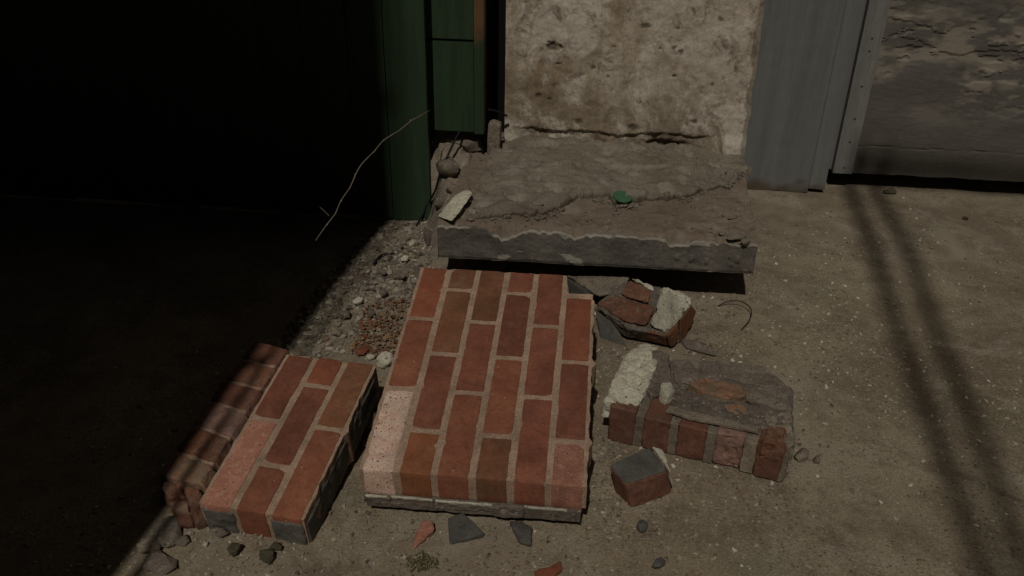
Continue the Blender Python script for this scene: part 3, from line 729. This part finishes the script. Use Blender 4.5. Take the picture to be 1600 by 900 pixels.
# ------------------------------------------------------------------ brick panels
def rotv(w):
    w = Vector(w); return Matrix.Rotation(w.length, 4, w.normalized())
def mortar_body(name, W, rear, front, D, bulges, seed, recess=.0018, mat=None, wob=.003):
    """rear(x), front: v range in metres (downwards -y); grid top + skirts"""
    nx = int(W/.004); ny = int((front-min(rear(0), rear(W)))/.006)
    xs = [-.0001]+lin(0, W, nx)+[W+.0001]; js = [-1]+list(range(ny+1))+[ny+1]
    vs = []
    for j in js:
        for i, x in enumerate(xs):
            xx = min(max(x, 0), W); r = rear(xx); f = min(max(j/ny, 0), 1); y = r+(front-r)*f
            sk = i in (0, len(xs)-1) or j in (-1, ny+1)
            z = -recess+.0006*noise.fractal(Vector((xx*40, y*40, seed)), .9, 2.1, 4)
            e = wob*noise.fractal(Vector((0, y*35, seed+3)), .9, 2.1, 4)
            if xx >= W-.004:
                e += sum(a*math.exp(-((y-b)/.009)**2) for b, a in bulges); xx += e
            elif xx <= .004: xx -= e*.7
            if j in (-1, 0): y -= wob*noise.fractal(Vector((xx*40, 0, seed)), .9, 2.1, 4)
            if j in (ny, ny+1): y += wob*.5*noise.fractal(Vector((xx*40, 7, seed)), .9, 2.1, 4)
            vs.append((xx, -y, -D if sk else z))
    nxx = len(xs); fs = [(j*nxx+i, (j+1)*nxx+i, (j+1)*nxx+i+1, j*nxx+i+1) for j in range(len(js)-1) for i in range(nxx-1)]
    fs.append(tuple(range(nxx)) + tuple(j*nxx+nxx-1 for j in range(1, len(js))) + tuple((len(js)-1)*nxx+i for i in range(nxx-2, -1, -1)) + tuple(j*nxx for j in range(len(js)-2, 0, -1)))
    me = bpy.data.meshes.new(name); me.from_pydata(vs, [], fs); me.shade_smooth(); me.set_sharp_from_angle(angle=R(50)); return me
BC = {}
def lay(parent, i, v0, v1, cw, bl, D, mat, cut0=True, cut1=True, jt=.0125, zoff=0., seed=0, label=None):
    L = (v1-v0)*bl-(jt/2 if cut0 else 0)-(jt/2 if cut1 else 0)
    rnd = random.Random(seed+i*17+int(v0*31))
    spall = mat == M['pink']
    me = boxmesh('brick', L, cw-jt, D, rnd.randrange(999), .0028, .0022 if spall else .0008, .0075 if spall else .011, 6 if spall else 2)
    o = link('brick', me, mat, parent)
    o.location = (i*cw+jt/2+rnd.uniform(-.0006, .0006), -(v0*bl+(jt/2 if cut0 else 0)), zoff+rnd.uniform(-.0006, .0008))
    o.rotation_euler = (rnd.uniform(-.003, .003), rnd.uniform(-.006, .006), rnd.uniform(-.004, .004))
    if label: o['label'] = label
    return o
# large middle panel
mp = thing('fallen_brickwork', 'largest fallen slab of brickwork, six courses wide, lying under the doorstep edge', 'brickwork', (-.211, 1.7591, .1978), rotv((.141, -.0145, -.0901)))
cw, bl, ve = .067, .213, 2.84
BK = .064
plan = [(0, [(0, .86, 'bright'), (.86, 1.86, 'red'), (1.86, ve, 'pink')]), (1, [(0, .36, 'brown'), (.36, 1.36, 'brown'), (1.36, 2.36, 'deep'), (2.36, ve, 'tan')]),
        (2, [(0, .86, 'brown'), (.86, 1.86, 'deep'), (1.86, ve, 'red')]), (3, [(0, .36, 'deep'), (.36, 1.36, 'deep'), (1.36, 2.36, 'red'), (2.36, ve, 'brown')]),
        (4, [(0, .86, 'deep'), (.86, 1.86, 'deep'), (1.86, ve, 'deep')]), (5, [(.36, 1.36, 'bright'), (1.36, 2.36, 'deep'), (2.36, ve, 'pinkdull')])]
for i, row in plan:
    for a, b, mt in row:
        lay(mp, i, a, b, cw, bl, BK, M[mt], a > .1, b < ve, zoff=.0, seed=3, label='spalled pink brick' if mt == 'pink' else None)
link('mortar', mortar_body('mortar', 6*cw, lambda x: .30*bl if x > 5.05*cw else .0, ve*bl-.0015, BK-.004, [(.36*bl-.004, -.012), (1.36*bl, .009), (2.36*bl, .008), (.9*bl, -.002)], 2), M['joint'], mp)
def backing(x, y):
    ed = min(x+.004, 6*cw+.002-x)
    return None
link('mortar_backing', mortar_body('mortar_backing', 6*cw-.012, lambda x: .42*bl if x > 5.0*cw else .015, ve*bl+.006, .028, [(.2, -.004), (.45, .004)], 8, .0, None, .006), M['mortar'], mp)
o = bpy.context.scene.objects[mp.children[-1].name] if False else mp.children[-1]
o.location = (.006, 0, -BK+.001)
bl2 = mp
# light lime crust along the front bottom edge + drips of mortar
rnd = random.Random(4)
xk = .004; k = 0
while xk < .372:
    wk = rnd.uniform(.03, .11); x0, x1 = xk, min(xk+wk, .380); xk = x1-.002; y = -(ve*bl+.002)
    dp = rnd.uniform(.016, .030); ou = rnd.uniform(.003, .011)
    pts = [(x0+dx*(x1-x0), y-dy*(ou+rnd.uniform(-.002, .002)), -BK+.003-dz*(dp+rnd.uniform(-.004, .003))) for dx in (0, .5, 1) for dy in (0, 1) for dz in (0, 1)]
    link('mortar_crust', hull('mortar_crust', pts, .0036, 70, .0015, 5, k), M['mortar'], mp)
    if k in (0, 1, 2, 4, 5):
        y -= ou*.6; link('lime_line', hull('lime_line', [(x0+.003+dx*(x1-x0-.008), y-dy*.004, -BK+.001+dz*.005) for dx in (0, 1) for dy in (0, 1) for dz in (0, 1)], .0012, 120, .001, 4, k), M['white'], mp)
    k += 1
# supports under the panel
for i, (lx, ly, hz) in enumerate(((.06, -.12, .10), (.30, -.2, .085), (.2, -.05, .11), (.1, -.4, .04), (.3, -.45, .035))):
    P = mp.matrix_world @ Vector((0, 0, 0)); 
    Pw = rotv((.141, -.0145, -.0901)) @ Vector((lx, ly, -.094)) + Vector(mp.location)
    o = link('support_rubble', hull('support_rubble', [Vector((Pw.x+a*.035, Pw.y+b*.03, c*max(.01, Pw.z-.002))) for a in (-1, 1) for b in (-1, 1) for c in (0, 1)], .003, 50, .006, 3, i), M['rubble'], None, True)
    tag(o, 'rubble lump hidden beneath the largest brick panel', 'rubble', 'lumps propping the large brick panel')

# left panel
import sys
LP = ([-.4635, 1.5225, .1320], (.1520, -.0100, -.1875), .2085, .0652)
lp = thing('fallen_brickwork', 'left fallen slab of brickwork, three courses wide, at the edge of the shadow', 'brickwork', LP[0], rotv(LP[1]))
cw, bl = LP[3], LP[2]; BT = .085
for i, row in ((0, [(.14, 1, 'deep'), (1, 2, 'pinkdull')]), (1, [(.12, .5, 'bright'), (.5, 1.5, 'deep'), (1.5, 2.0, 'red')]), (2, [(.12, 1, 'brown'), (1, 2.0, 'red')])):
    for a, b, mt in row: lay(lp, i, a, b, cw, bl, BT if (i == 1 and b > 1.9) else .03, M[mt], a > .2, b < 1.9, jt=.012, seed=21)
link('mortar', mortar_body('mortar', 3*cw, lambda x: .13*bl, 2*bl-.002, BT-.002, [(1.0*bl, .006), (.6*bl, -.004), (1.3*bl, -.003), (1.6*bl, -.003)], 5), M['joint'], lp)
for i, x in ((0, .004), (2, 2*cw+.002)):
    o = link('mortar_end', hull('mortar_end', [Vector((x+a*(cw-.006), -2*bl+.004-b*.006, -.012-c*(BT-.02))) for a in (0, 1) for b in (0, 1) for c in (0, 1)], .0026, 50, .003, 5, i), M['slabface2'], lp)
o = link('mortar_side', hull('mortar_side', [Vector((3*cw-.004+a*.006, -.2*bl-b*1.78*bl, -.016-c*(BT-.02))) for a in (0, 1) for b in (0, .5, 1) for c in (0, 1)], .003, 40, .003, 5, 5), M['slate'], lp)
# leaning strip of brick ends left of it
ss = thing('brick_strip', 'dim strip of brick ends leaning along the left side of the left brick panel', 'brickwork', at(370, 660, 0))
RE = [(449, 543), (430, 573), (408, 606), (384, 643), (358, 682), (331, 723), (312, 758)]
LE = [(401, 530), (378, 560), (350, 592), (327, 624), (302, 662), (274, 704), (246, 744)]
ZR = [.110, .104, .098, .091, .085, .078, .072]; ZL = [.095, .088, .08, .072, .065, .058, .050]
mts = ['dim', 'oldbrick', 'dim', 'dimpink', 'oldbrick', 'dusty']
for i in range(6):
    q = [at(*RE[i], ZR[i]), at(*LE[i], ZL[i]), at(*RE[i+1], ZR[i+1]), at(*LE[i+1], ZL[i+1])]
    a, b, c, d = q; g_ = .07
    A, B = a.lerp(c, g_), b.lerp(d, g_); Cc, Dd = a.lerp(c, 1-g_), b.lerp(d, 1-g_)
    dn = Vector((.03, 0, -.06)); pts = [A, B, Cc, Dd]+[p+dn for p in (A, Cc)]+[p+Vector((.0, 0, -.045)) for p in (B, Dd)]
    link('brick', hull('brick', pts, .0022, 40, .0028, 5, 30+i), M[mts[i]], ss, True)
q = [at(*RE[0], ZR[0]-.0025), at(*LE[0], ZL[0]-.0025), at(*RE[6], ZR[6]-.0025), at(*LE[6], ZL[6]-.0025)]
q = [p.lerp(sum(q, Vector())/4, .03) for p in q]
link('mortar', hull('mortar', q+[p+Vector((.01, 0, -.05)) for p in q], .0015, 60, .003, 5, 8), M['joint'], ss, True)
link('broken_end', hull('broken_end', prism([(286, 757), (313, 762), (318, 784), (300, 790)], .062, 0, .05), .003, 55, .004, 5, 5), M['oldbrick'], ss, True)
for k, (q, z1, mt) in enumerate((([(247, 748), (285, 755), (290, 776), (262, 776)], .046, 'oldbrick'), ([(262, 778), (294, 778), (298, 794), (272, 797)], .034, 'dusty'), ([(270, 797), (298, 796), (304, 814), (280, 818)], .020, 'dim'))):
    link('brick_fragment', hull('brick_fragment', prism(q, z1, 0, .04), .004, 60, .005, 5, 90+k), M[mt], ss, True)
for i, (px, py, sz, lab) in enumerate(((262, 830, (.045, .05, .02), 'grey lump of rubble at the foot of the brick strip, uppermost of the dim heap'), (240, 850, (.035, .028, .02), 'pale crumbly rubble lump at the left edge of the dim heap'), (250, 880, (.03, .045, .015), 'long grey rubble piece at the bottom edge of the picture'), (285, 845, (.02, .02, .012), 'small dark rubble lump beside the dim heap'))):
    stone('rubble_lump', px, py, (sz[0]*.8, sz[1]*.8, sz[2]*.75), M['mortar' if i != 1 else 'rubble'], lab, 'rubble', 'rubble lumps at the lower left', 320+i, z=0, rz=.5*i, amp=.2, lo=.3)

# ------------------------------------------------------------------ lower right chunk (five brick ends)
lc = thing('brick_chunk', 'broken brickwork chunk with five brick ends in front and a white mortar cap', 'brickwork', at(1090, 720, 0))
TLx, TRx = Vector((947, 624)), Vector((1226, 694)); BLx, BRx = Vector((949, 686)), Vector((1226, 755))
A0, A1 = at(*BLx, 0), at(*BRx, 0); dirv = (A1-A0); Ln = dirv.length; dirv.normalize(); inn = Vector((-dirv.y, dirv.x, 0))
ZT = .086
def lcp(u, v, z): return A0+dirv*(u*Ln)+inn*v+Vector((0, 0, z))
bu = [(0, .152), (.198, .348), (.392, .552), (.60, .755), (.82, .965)]
bm_ = ['dim', 'dim', 'dim', 'dimpink', 'dim']
for i, (a, b) in enumerate(bu):
    zo = .002*(i % 2)
    t = (0, .0, .004, .007, .0)[i]
    link('brick', hull('brick', [lcp(x, y+t, z) for x in (a, b) for y in (-.005, .10 if i in (1, 2, 4) else .07) for z in (.001+zo, ZT+(.004 if i < 1 else -.004))], .0016 if i != 3 else .005, 50, .0035, 5, 40+i), M[bm_[i]], lc, True)
link('mortar', hull('mortar', [lcp(x, y, z) for x in (.005, .985) for y in (.010, .12) for z in (.0, ZT-.006)]+[lcp(.1, .14, .03), lcp(.9, .15, .03), lcp(.55, .165, .0), lcp(.3, .16, 0)], .0035, 35, .004, 6, 4), M['mortar'], lc, True)
for k, (a, b) in enumerate(((.150, .200), (.346, .394), (.550, .602), (.753, .822), (.963, .995))):
    link('joint', hull('joint', [lcp(x, y, z) for x in (a, b) for y in (-.0025, .06) for z in (.004, ZT-.006)], .0022, 60, .001, 5, 70+k), M['joint2'], lc, True)
def on(name, poly, z1, z0, mat, amp, sc, bev, cuts, seed, parent=None):
    return link(name, hull(name, prism(poly, z1, z0, .04), amp, sc, bev, cuts, seed), mat, parent, True)
on('white_mortar', [(943, 624, .094), (966, 580, .105), (978, 552, .10), (1002, 535, .085), (1030, 537, .088), (1024, 575, .105), (1008, 612, .10), (996, 632, .094)], .09, .05, M['white'], .0065, 34, .006, 6, 12, lc)
on('mortar', [(1020, 545), (1046, 552), (1050, 590), (1046, 612), (1018, 618), (1008, 600)], .095, .04, M['mortar'], .006, 45, .004, 5, 13, lc)
on('mortar_lump', [(1033, 598), (1050, 595), (1055, 607), (1044, 615), (1032, 609)], .112, .08, M['white'], .003, 70, .004, 4, 14, lc)
on('mortar', [(1044, 612), (1090, 618), (1190, 640), (1232, 640), (1240, 665), (1190, 668), (1120, 655), (1050, 640)], .088, .05, M['mortar'], .006, 40, .004, 6, 15, lc)
on('mortar_crust', [(1046, 633), (1090, 646), (1140, 655), (1186, 668), (1184, 673), (1130, 662), (1080, 652), (1042, 640)], .094, .085, M['rubble'], .002, 60, .002, 5, 16, lc)
on('brick', [(1076, 596), (1100, 588), (1160, 602), (1168, 616), (1140, 622), (1100, 612)], .088, .05, M['dusty'], .005, 50, .004, 5, 17, lc)
on('brick', [(1130, 630), (1165, 632), (1172, 648), (1136, 645)], .090, .06, M['dusty'], .003, 50, .003, 4, 18, lc)
on('brick', [(1200, 664), (1228, 668), (1230, 696), (1190, 688)], .096, .05, M['oldbrick'], .006, 50, .004, 5, 19, lc)
on('mortar', [(1048, 560), (1110, 562), (1200, 585), (1240, 606), (1238, 640), (1180, 622), (1100, 600), (1050, 590)], .066, .0, M['mortar'], .007, 28, .006, 6, 20, lc)
on('mortar', [(1190, 640), (1236, 636), (1244, 690), (1230, 700), (1200, 668)], .09, .0, M['rubble'], .008, 38, .005, 6, 21, lc)
on('mortar_crust', [(1120, 560), (1196, 572), (1230, 600), (1196, 604), (1130, 588)], .070, .03, M['rubble'], .004, 30, .003, 5, 22, lc)
# upper right chunk
uc = thing('brick_chunk', 'tilted brick chunk with white mortar under the right half of the doorstep', 'brickwork', at(1010, 520, 0))
o8 = lambda x, y: (870+x/5.62, 420+y/5.62)
def P8(x, y, z): return at(*o8(x, y), z)
link('mortar', hull('mortar', [P8(330, 320, .075), P8(600, 110, .095), P8(960, 170, .10), P8(1180, 300, .088), P8(970, 585, .055), P8(640, 520, .06), P8(400, 350, .07)]+[P8(1200, 400, .0), P8(1050, 690, .0), P8(600, 600, .012), P8(420, 420, .03), P8(700, 200, 0), P8(1150, 380, .04)], .005, 40, .004, 6, 3), M['mortar'], uc, True)
link('brick', hull('brick', [P8(340, 300, .080), P8(520, 235, .088), P8(870, 340, .090), P8(790, 500, .073), P8(600, 470, .070), P8(420, 350, .074)]+[P8(400, 330, .045), P8(850, 380, .045), P8(780, 500, .04), P8(540, 260, .045)], .003, 45, .004, 5, 5), M['oldbrick'], uc, True)
link('brick', hull('brick', [P8(560, 215, .094), P8(640, 100, .104), P8(830, 190, .106), P8(800, 300, .096), P8(620, 250, .092)]+[P8(600, 200, .05), P8(800, 250, .05)], .004, 50, .004, 5, 6), M['oldbrick'], uc, True)
link('white_mortar', hull('white_mortar', [P8(890, 340, .10), P8(925, 150, .116), P8(985, 150, .116), P8(1090, 215, .106), P8(1185, 235, .098), P8(1180, 320, .088), P8(965, 575, .062), P8(810, 505, .074)]+[P8(900, 400, .04), P8(1150, 340, .05), P8(960, 560, .045)], .0075, 34, .005, 6, 7), M['white'], uc, True)
link('white_mortar', hull('white_mortar', [P8(650, 80, .10), P8(700, 85, .105), P8(830, 140, .105), P8(860, 200, .10), P8(760, 150, .1)]+[P8(700, 160, .06), P8(840, 200, .06)], .005, 50, .004, 4, 8), M['white'], uc, True)
link('brick', hull('brick', [P8(968, 590, .058), P8(1065, 480, .072), P8(1062, 630, .024), P8(1005, 700, .004), P8(1010, 580, .03)]+[P8(900, 560, .03), P8(1000, 480, .05)], .0015, 50, .003, 4, 9), M['brown'], uc, True)
link('brick', hull('brick', [P8(1085, 460, .074), P8(1185, 310, .088), P8(1225, 370, .05), P8(1185, 500, .02), P8(1080, 660, .002)]+[P8(1040, 480, .04), P8(1120, 380, .06)], .0015, 50, .003, 4, 10), M['brown'], uc, True)
link('brick', hull('brick', [P8(620, 510, .058), P8(800, 520, .060), P8(955, 590, .056), P8(985, 680, .008), P8(760, 620, .01), P8(640, 585, .02)]+[P8(780, 480, .03)], .0015, 50, .003, 4, 11), M['oldbrick'], uc, True)
o = link('slate_shard', hull('slate_shard', [P8(335, 345, .055), P8(440, 410, .052), P8(545, 560, .03), P8(620, 690, .0), P8(380, 610, .0)]+[P8(345, 345, .047), P8(550, 560, .02)], .001, 40, .0015, 4, 12), M['slate'], None, True)
tag(o, 'dark slate shard leaning against the tilted brick chunk', 'slate piece', 'slate shards')
o = link('slate_shard', hull('slate_shard', [P8(85, 75, .06), P8(130, 100, .055), P8(340, 225, .045), P8(300, 260, .03), P8(110, 215, .01)]+[P8(100, 80, .05), P8(300, 240, .02)], .001, 40, .0015, 4, 13), M['slate'], None, True)
tag(o, 'dark slate shard sticking out by the rear corner of the large brick panel', 'slate piece', 'slate shards')
o = link('concrete_fragment', hull('concrete_fragment', [P8(90, 60, .06), P8(640, 75, .07), P8(560, 215, .065), P8(360, 240, .05), P8(230, 130, .055)]+[P8(100, 90, .0), P8(600, 100, 0), P8(560, 220, 0), P8(380, 250, 0)], .004, 30, .003, 5, 14), M['rubble'], None, True)
tag(o, 'flat brown concrete fragment beneath the doorstep beside the large panel', 'concrete piece')
# half brick
hb = thing('half_brick', 'broken half brick with a dark slate coloured top lying alone in front of the chunk', 'brick', at(1000, 770, 0))
tp = [at(951, 727, .060), at(1015, 697, .062), at(1043, 735, .058), at(978, 757, .056)]
bt = [at(989, 796, 0), at(1052, 771, 0)]; off = bt[0]-tp[3]
base = [Vector((p.x, p.y, 0))+Vector((off.x, off.y, 0))*.9 for p in tp]
link('brick_body', hull('brick_body', tp+[base[0], base[1], bt[1], bt[0]], .0018, 50, .004, 5, 1), M['dim'], hb, True)
c = sum(tp, Vector())/4
link('dark_top', hull('dark_top', [p.lerp(c, .05)+Vector((0, 0, h)) for p in tp for h in (-.006, .0018)], .0008, 60, .002, 5, 2), M['slate'], hb, True)
link('mortar_rind', hull('mortar_rind', [at(1018, 697, .063), at(1038, 707, .062), at(1046, 735, .058), at(1053, 770, .004), at(1038, 712, .03)]+[at(1030, 700, .062)], .0025, 60, .002, 5, 3), M['white'], hb, True)

# ------------------------------------------------------------------ loose pieces on the ground
def shard(name, poly, z1, z0, mat, label, cat, group=None, seed=0, amp=.002, bev=.002, cuts=5):
    o = link(name, hull(name, prism(poly, z1, z0, -.03), amp, 45, bev, cuts, seed), mat, None, True); return tag(o, label, cat, group)
shard('slate_shard', [(700, 808, .012), (722, 800, .018), (738, 812, .02), (757, 833, .012), (722, 845, .006), (702, 850, .004)], .015, 0, M['slate'], 'pointed dark grey slate shard just in front of the large brick panel', 'slate piece', 'slate shards', 1, .0012)
shard('slate_shard', [(795, 812, .014), (815, 814, .016), (832, 822, .016), (830, 850, .010), (812, 846, .008)], .014, 0, M['slate'], 'small grey slate shard right of the pointed one at the panel front', 'slate piece', 'slate shards', 2, .002)
shard('brick_shard', [(660, 811, .014), (677, 814, .016), (678, 826, .016), (662, 840, .008), (645, 857, .004), (650, 832, .010)], .012, 0, M['pinkdull'], 'pinkish brown brick flake left of the pointed slate shard', 'brick piece', None, 3)
shard('brick_shard', [(834, 893, .008), (860, 885, .012), (876, 876, .010), (880, 888, .01), (866, 899, .008), (840, 905, .004)], .01, 0, M['bright'], 'bright red brick splinter at the bottom edge of the picture', 'brick piece', None, 4, .003)
STN = [(1004, 824, (.012, .014, .010), 'slate', 'small dark stone below the half brick', 'stone'), (1029, 882, (.015, .012, .008), 'slate', 'grey brown stone near the bottom right of the red splinter', 'stone'),
       (366, 858, (.018, .014, .014), 'olive', 'dark olive stone in front of the left brick panel', 'stone'), (417, 869, (.018, .013, .012), 'olive', 'oval dark stone under the front corner of the left brick panel', 'stone'), (432, 856, (.012, .009, .009), 'olive', 'small dark stone tucked under the front corner of the left panel', 'stone'),
       (1391, 298, (.026, .017, .012), 'olive', 'brown stone on the concrete in front of the weathered door', 'stone'), (1508, 342, (.008, .012, .006), 'olive', 'tiny dark stone on the concrete farther right of the brown stone', 'stone'),
       (602, 566, (.024, .024, .022), 'white', 'white mortar lump at the left side of the large brick panel', 'mortar piece'), (578, 655, (.016, .020, .026), 'mortar', 'grey mortar lump between the two brick panels', 'mortar piece'), (590, 632, (.014, .018, .03), 'mortar', 'grey mortar lump stuck upright between the two brick panels', 'mortar piece'),
       (1254, 712, (.022, .014, .011), 'joint2', 'crumbled mortar piece at the right end of the chunk', 'mortar piece'), (1276, 718, (.012, .009, .008), 'joint2', 'tiny mortar crumb farthest right of the chunk', 'mortar piece'),
       (984, 690, (.010, .008, .006), 'white', 'white mortar crumb between the half brick and the chunk', 'mortar piece'), (345, 834, (.018, .010, .008), 'mortar', 'mortar crumb before the front mortar of the left panel', 'mortar piece'), (322, 852, (.006, .006, .005), 'white', 'tiny white chip left of the dark olive stone', 'stone')]
for i, (px, py, sz, mt, lab, cat) in enumerate(STN):
    stone('stone' if cat == 'stone' else 'mortar_piece', px, py, sz, M[mt], lab, cat, None, 400+i, rz=.7*i, amp=.09)
GS = [(606, 392, .018, 'pale angular stone right at the foot of the green fence'), (632, 405, .015, 'stone where the black cable meets the gravel'), (598, 425, .016, 'whitish stone a little below the fence foot in the gravel'),
      (622, 432, .020, 'largest pale stone in the upper half of the gravel'), (560, 470, .017, 'stone at the shadow edge half way down the gravel'), (598, 458, .016, 'grey stone in the middle of the gravel bed'),
      (540, 492, .018, 'grey stone at the shadow edge low in the gravel'), (646, 380, .018, 'stone between the cable and the doorstep end'), (580, 490, .015, 'pale stone just above the orange crumbs'),
      (525, 520, .017, 'flat stone at the shadow edge behind the left brick panel')]
for i, (px, py, sz, lab) in enumerate(GS):
    stone('gravel_stone', px, py, (sz, sz*.75, sz*.6), M[('rubble', 'white', 'mortar')[i % 3]], lab, 'stone', 'larger stones in the gravel', 500+i, z=gh(*at(px, py, .02).to_2d())+.004, rz=i, lo=.4)
stone('brick_fragment', 566, 548, (.024, .014, .012), M['bright'], 'red brick fragment in the orange crumbs behind the left panel', 'brick piece', None, 601, z=.01, rz=.9)
stone('brick_fragment', 579, 558, (.012, .009, .009), M['white'], 'small white chip beside the red brick fragment', 'brick piece', None, 602, z=.01, rz=.3)
# long mortar sliver and its rubble behind the chunk
o = link('mortar_sliver', hull('mortar_sliver', [at(1060, 528, .004), at(1080, 530, .022), at(1124, 549, .020), at(1122, 558, .006), at(1085, 548, .002), at(1072, 545, .004), at(1100, 536, .01)], .003, 50, .002, 5, 3), M['mortar'], None, True)
tag(o, 'long mortar sliver on the ground between the two brick chunks', 'mortar piece')
# moss clump
c = at(662, 880); rnd = random.Random(2)
V = []
def w_moss(r): return (c.x+r.gauss(0, .014), c.y+r.gauss(0, .010))
o = scatter('moss_clump', 170, w_moss, .004, .009, M['moss'], 1, .9, .1, 15)
tag(o, 'dark green moss clump near the bottom edge of the picture', 'moss')
# thin wire arc, black cable, twig
gw = lambda px, py, z: at(px, py, z)
o = link('bent_wire', tube('bent_wire', [gw(1122, 478, .004), gw(1138, 471, .016), gw(1158, 471, .022), gw(1173, 482, .02), gw(1172, 498, .012), gw(1158, 516, .003)], .0013, 6), M['cable'], None, True)
tag(o, 'thin bent wire arching over the pebbly ground below the doorstep corner', 'wire')
cb = [(*wall(790, 186, 2.49),), (*wall(770, 174, 2.48),), (*wall(750, 176, 2.46),), (*wall(722, 200, 2.44),)]
pts = [st(s, T, z) for (s, z), T in zip(cb, (2.52, 2.49, 2.47, 2.44))]
for px, py, ex in ((702, 238, .02), (688, 270, .015), (680, 298, .012), (662, 330, .012), (645, 365, .01)):
    zz_ = bankz(px, py)+ex; pts.append(at(px, py, zz_))
for px, py in ((632, 385), (615, 396), (596, 399), (584, 412)): pts.append(at(px, py, .038))
o = link('black_cable', tube('black_cable', pts, .0035, 8), M['cable'], None, True)
tag(o, 'thin black cable snaking from the black gap down over the rubble', 'cable')
tw = thing('dry_twig', 'pale dry twig hanging in front of the black shadow beside the fence', 'twig', st(e0+.01, TG-.01, .6))
tk = [((672, 172), 2.33), ((656, 182), 2.2), ((641, 188), 2.14), ((622, 205), 2.07), ((600, 219), 2.0), ((585, 236), 1.95), ((566, 256), 1.89), ((555, 273), 1.86), ((547, 293), 1.82), ((533, 314), 1.79), ((524, 334), 1.75), ((511, 351), 1.73), ((493, 376), 1.69)]
def onT(p, T): s, z = wall(*p, T); return st(s, T, z)
link('stem', tube('stem', [onT(p, T)+Vector((noise.noise((k*1.7, 0, 0))*.004, 0, noise.noise((0, k*2.3, 0))*.004)) for k, (p, T) in enumerate(tk)], .0018, 7, .6, 2), M['twig'], tw, True)
for k in (2, 4, 7, 9, 11):
    bm = bmesh.new(); bmesh.ops.create_icosphere(bm, subdivisions=1, radius=.0026); bmesh.ops.translate(bm, vec=onT(*tk[k]), verts=bm.verts); link('bud', mesh('bud', bm), M['twig'], tw, True)
link('side_shoot', tube('side_shoot', [onT((514, 337), 1.745), onT((508, 331), 1.74), onT((500, 324), 1.735)], .0014, 6, .6), M['twig'], tw, True)

# ------------------------------------------------------------------ beyond the left and top of the frame: what throws the long shadows
ux = math.sin(AZ)/math.cos(AZ); Y0 = .28; X0 = -.912+Y0*ux
ow = thing('side_building_wall', 'tall rendered side wall left of the viewer that throws the black shadow', 'wall', (X0-1.5, Y0-.1, 0))
bm = bmesh.new(); bmesh.ops.create_cube(bm, size=1); bmesh.ops.scale(bm, vec=(4, .22, 5.4), verts=bm.verts)
bmesh.ops.translate(bm, vec=(X0-2, Y0-.11, 2.65), verts=bm.verts); bmesh.ops.bevel(bm, geom=list(bm.edges), offset=.006, segments=2, affect='EDGES')
link('wall_body', mesh('wall_body', bm, False), M['masonry'], ow, True)
bm = bmesh.new(); bmesh.ops.create_cube(bm, size=1); bmesh.ops.scale(bm, vec=(4.05, .3, .08), verts=bm.verts)
bmesh.ops.translate(bm, vec=(X0-2.03, Y0-.11, 5.39), verts=bm.verts); link('coping', mesh('coping', bm, False), M['masonry'], ow, True)
px_ = X0+.056
dp = thing('drainpipe', 'thin vertical pipe beside the side wall, left of the viewer', 'pipe', (px_, Y0-.1, 0))
link('pipe', tube('pipe', [(px_, Y0-.1, 0), (px_, Y0-.1, 2.6), (px_, Y0-.1, 5.3)], .0095, 12), M['black'], dp, True)
for zz_ in (1.9, 3.4, 4.9):
    bm = bmesh.new(); bmesh.ops.create_cube(bm, size=1); bmesh.ops.scale(bm, vec=(.07, .012, .03), verts=bm.verts)
    bmesh.ops.translate(bm, vec=(px_-.03, Y0-.1, zz_), verts=bm.verts); link('bracket', mesh('bracket', bm, False), M['black'], dp, True)
for nme, lab, G, zz_ in (('overhead_cable', 'left one of two slack cables overhead casting a soft stripe', [(1326, 284), (1366, 392), (1398, 500), (1456, 657), (1500, 785), (1530, 871), (1560, 960)], 3.7),
                    ('overhead_cable', 'right one of two slack cables overhead casting a soft stripe', [(1366, 287), (1419, 392), (1456, 500), (1520, 657), (1566, 785), (1598, 871), (1630, 960)], 3.85)):
    pts = []
    for k, p in enumerate(G):
        P = at(*p); h = zz_+.05*math.sin(k*1.7); pts.append(P-sd*(h/-sd.z))
    # bent sideways to keep their shadow off the door, and back over the viewer
    P = at(*G[0]); e = P-sd*((zz_+.3)/-sd.z); 
    last = pts[-1]; d = (pts[-1]-pts[-2]).normalized()
    pts = [pts[0]+U*3.2, pts[0]+U*1.2+Vector((0, 0, -.03)), pts[0]+U*.3, pts[0]+U*.05]+pts+[last+d*1.0, last+d*2.5]
    o = link(nme, tube(nme, pts, .022, 8), M['cable'], None, True); tag(o, lab, 'cable', 'overhead cables')
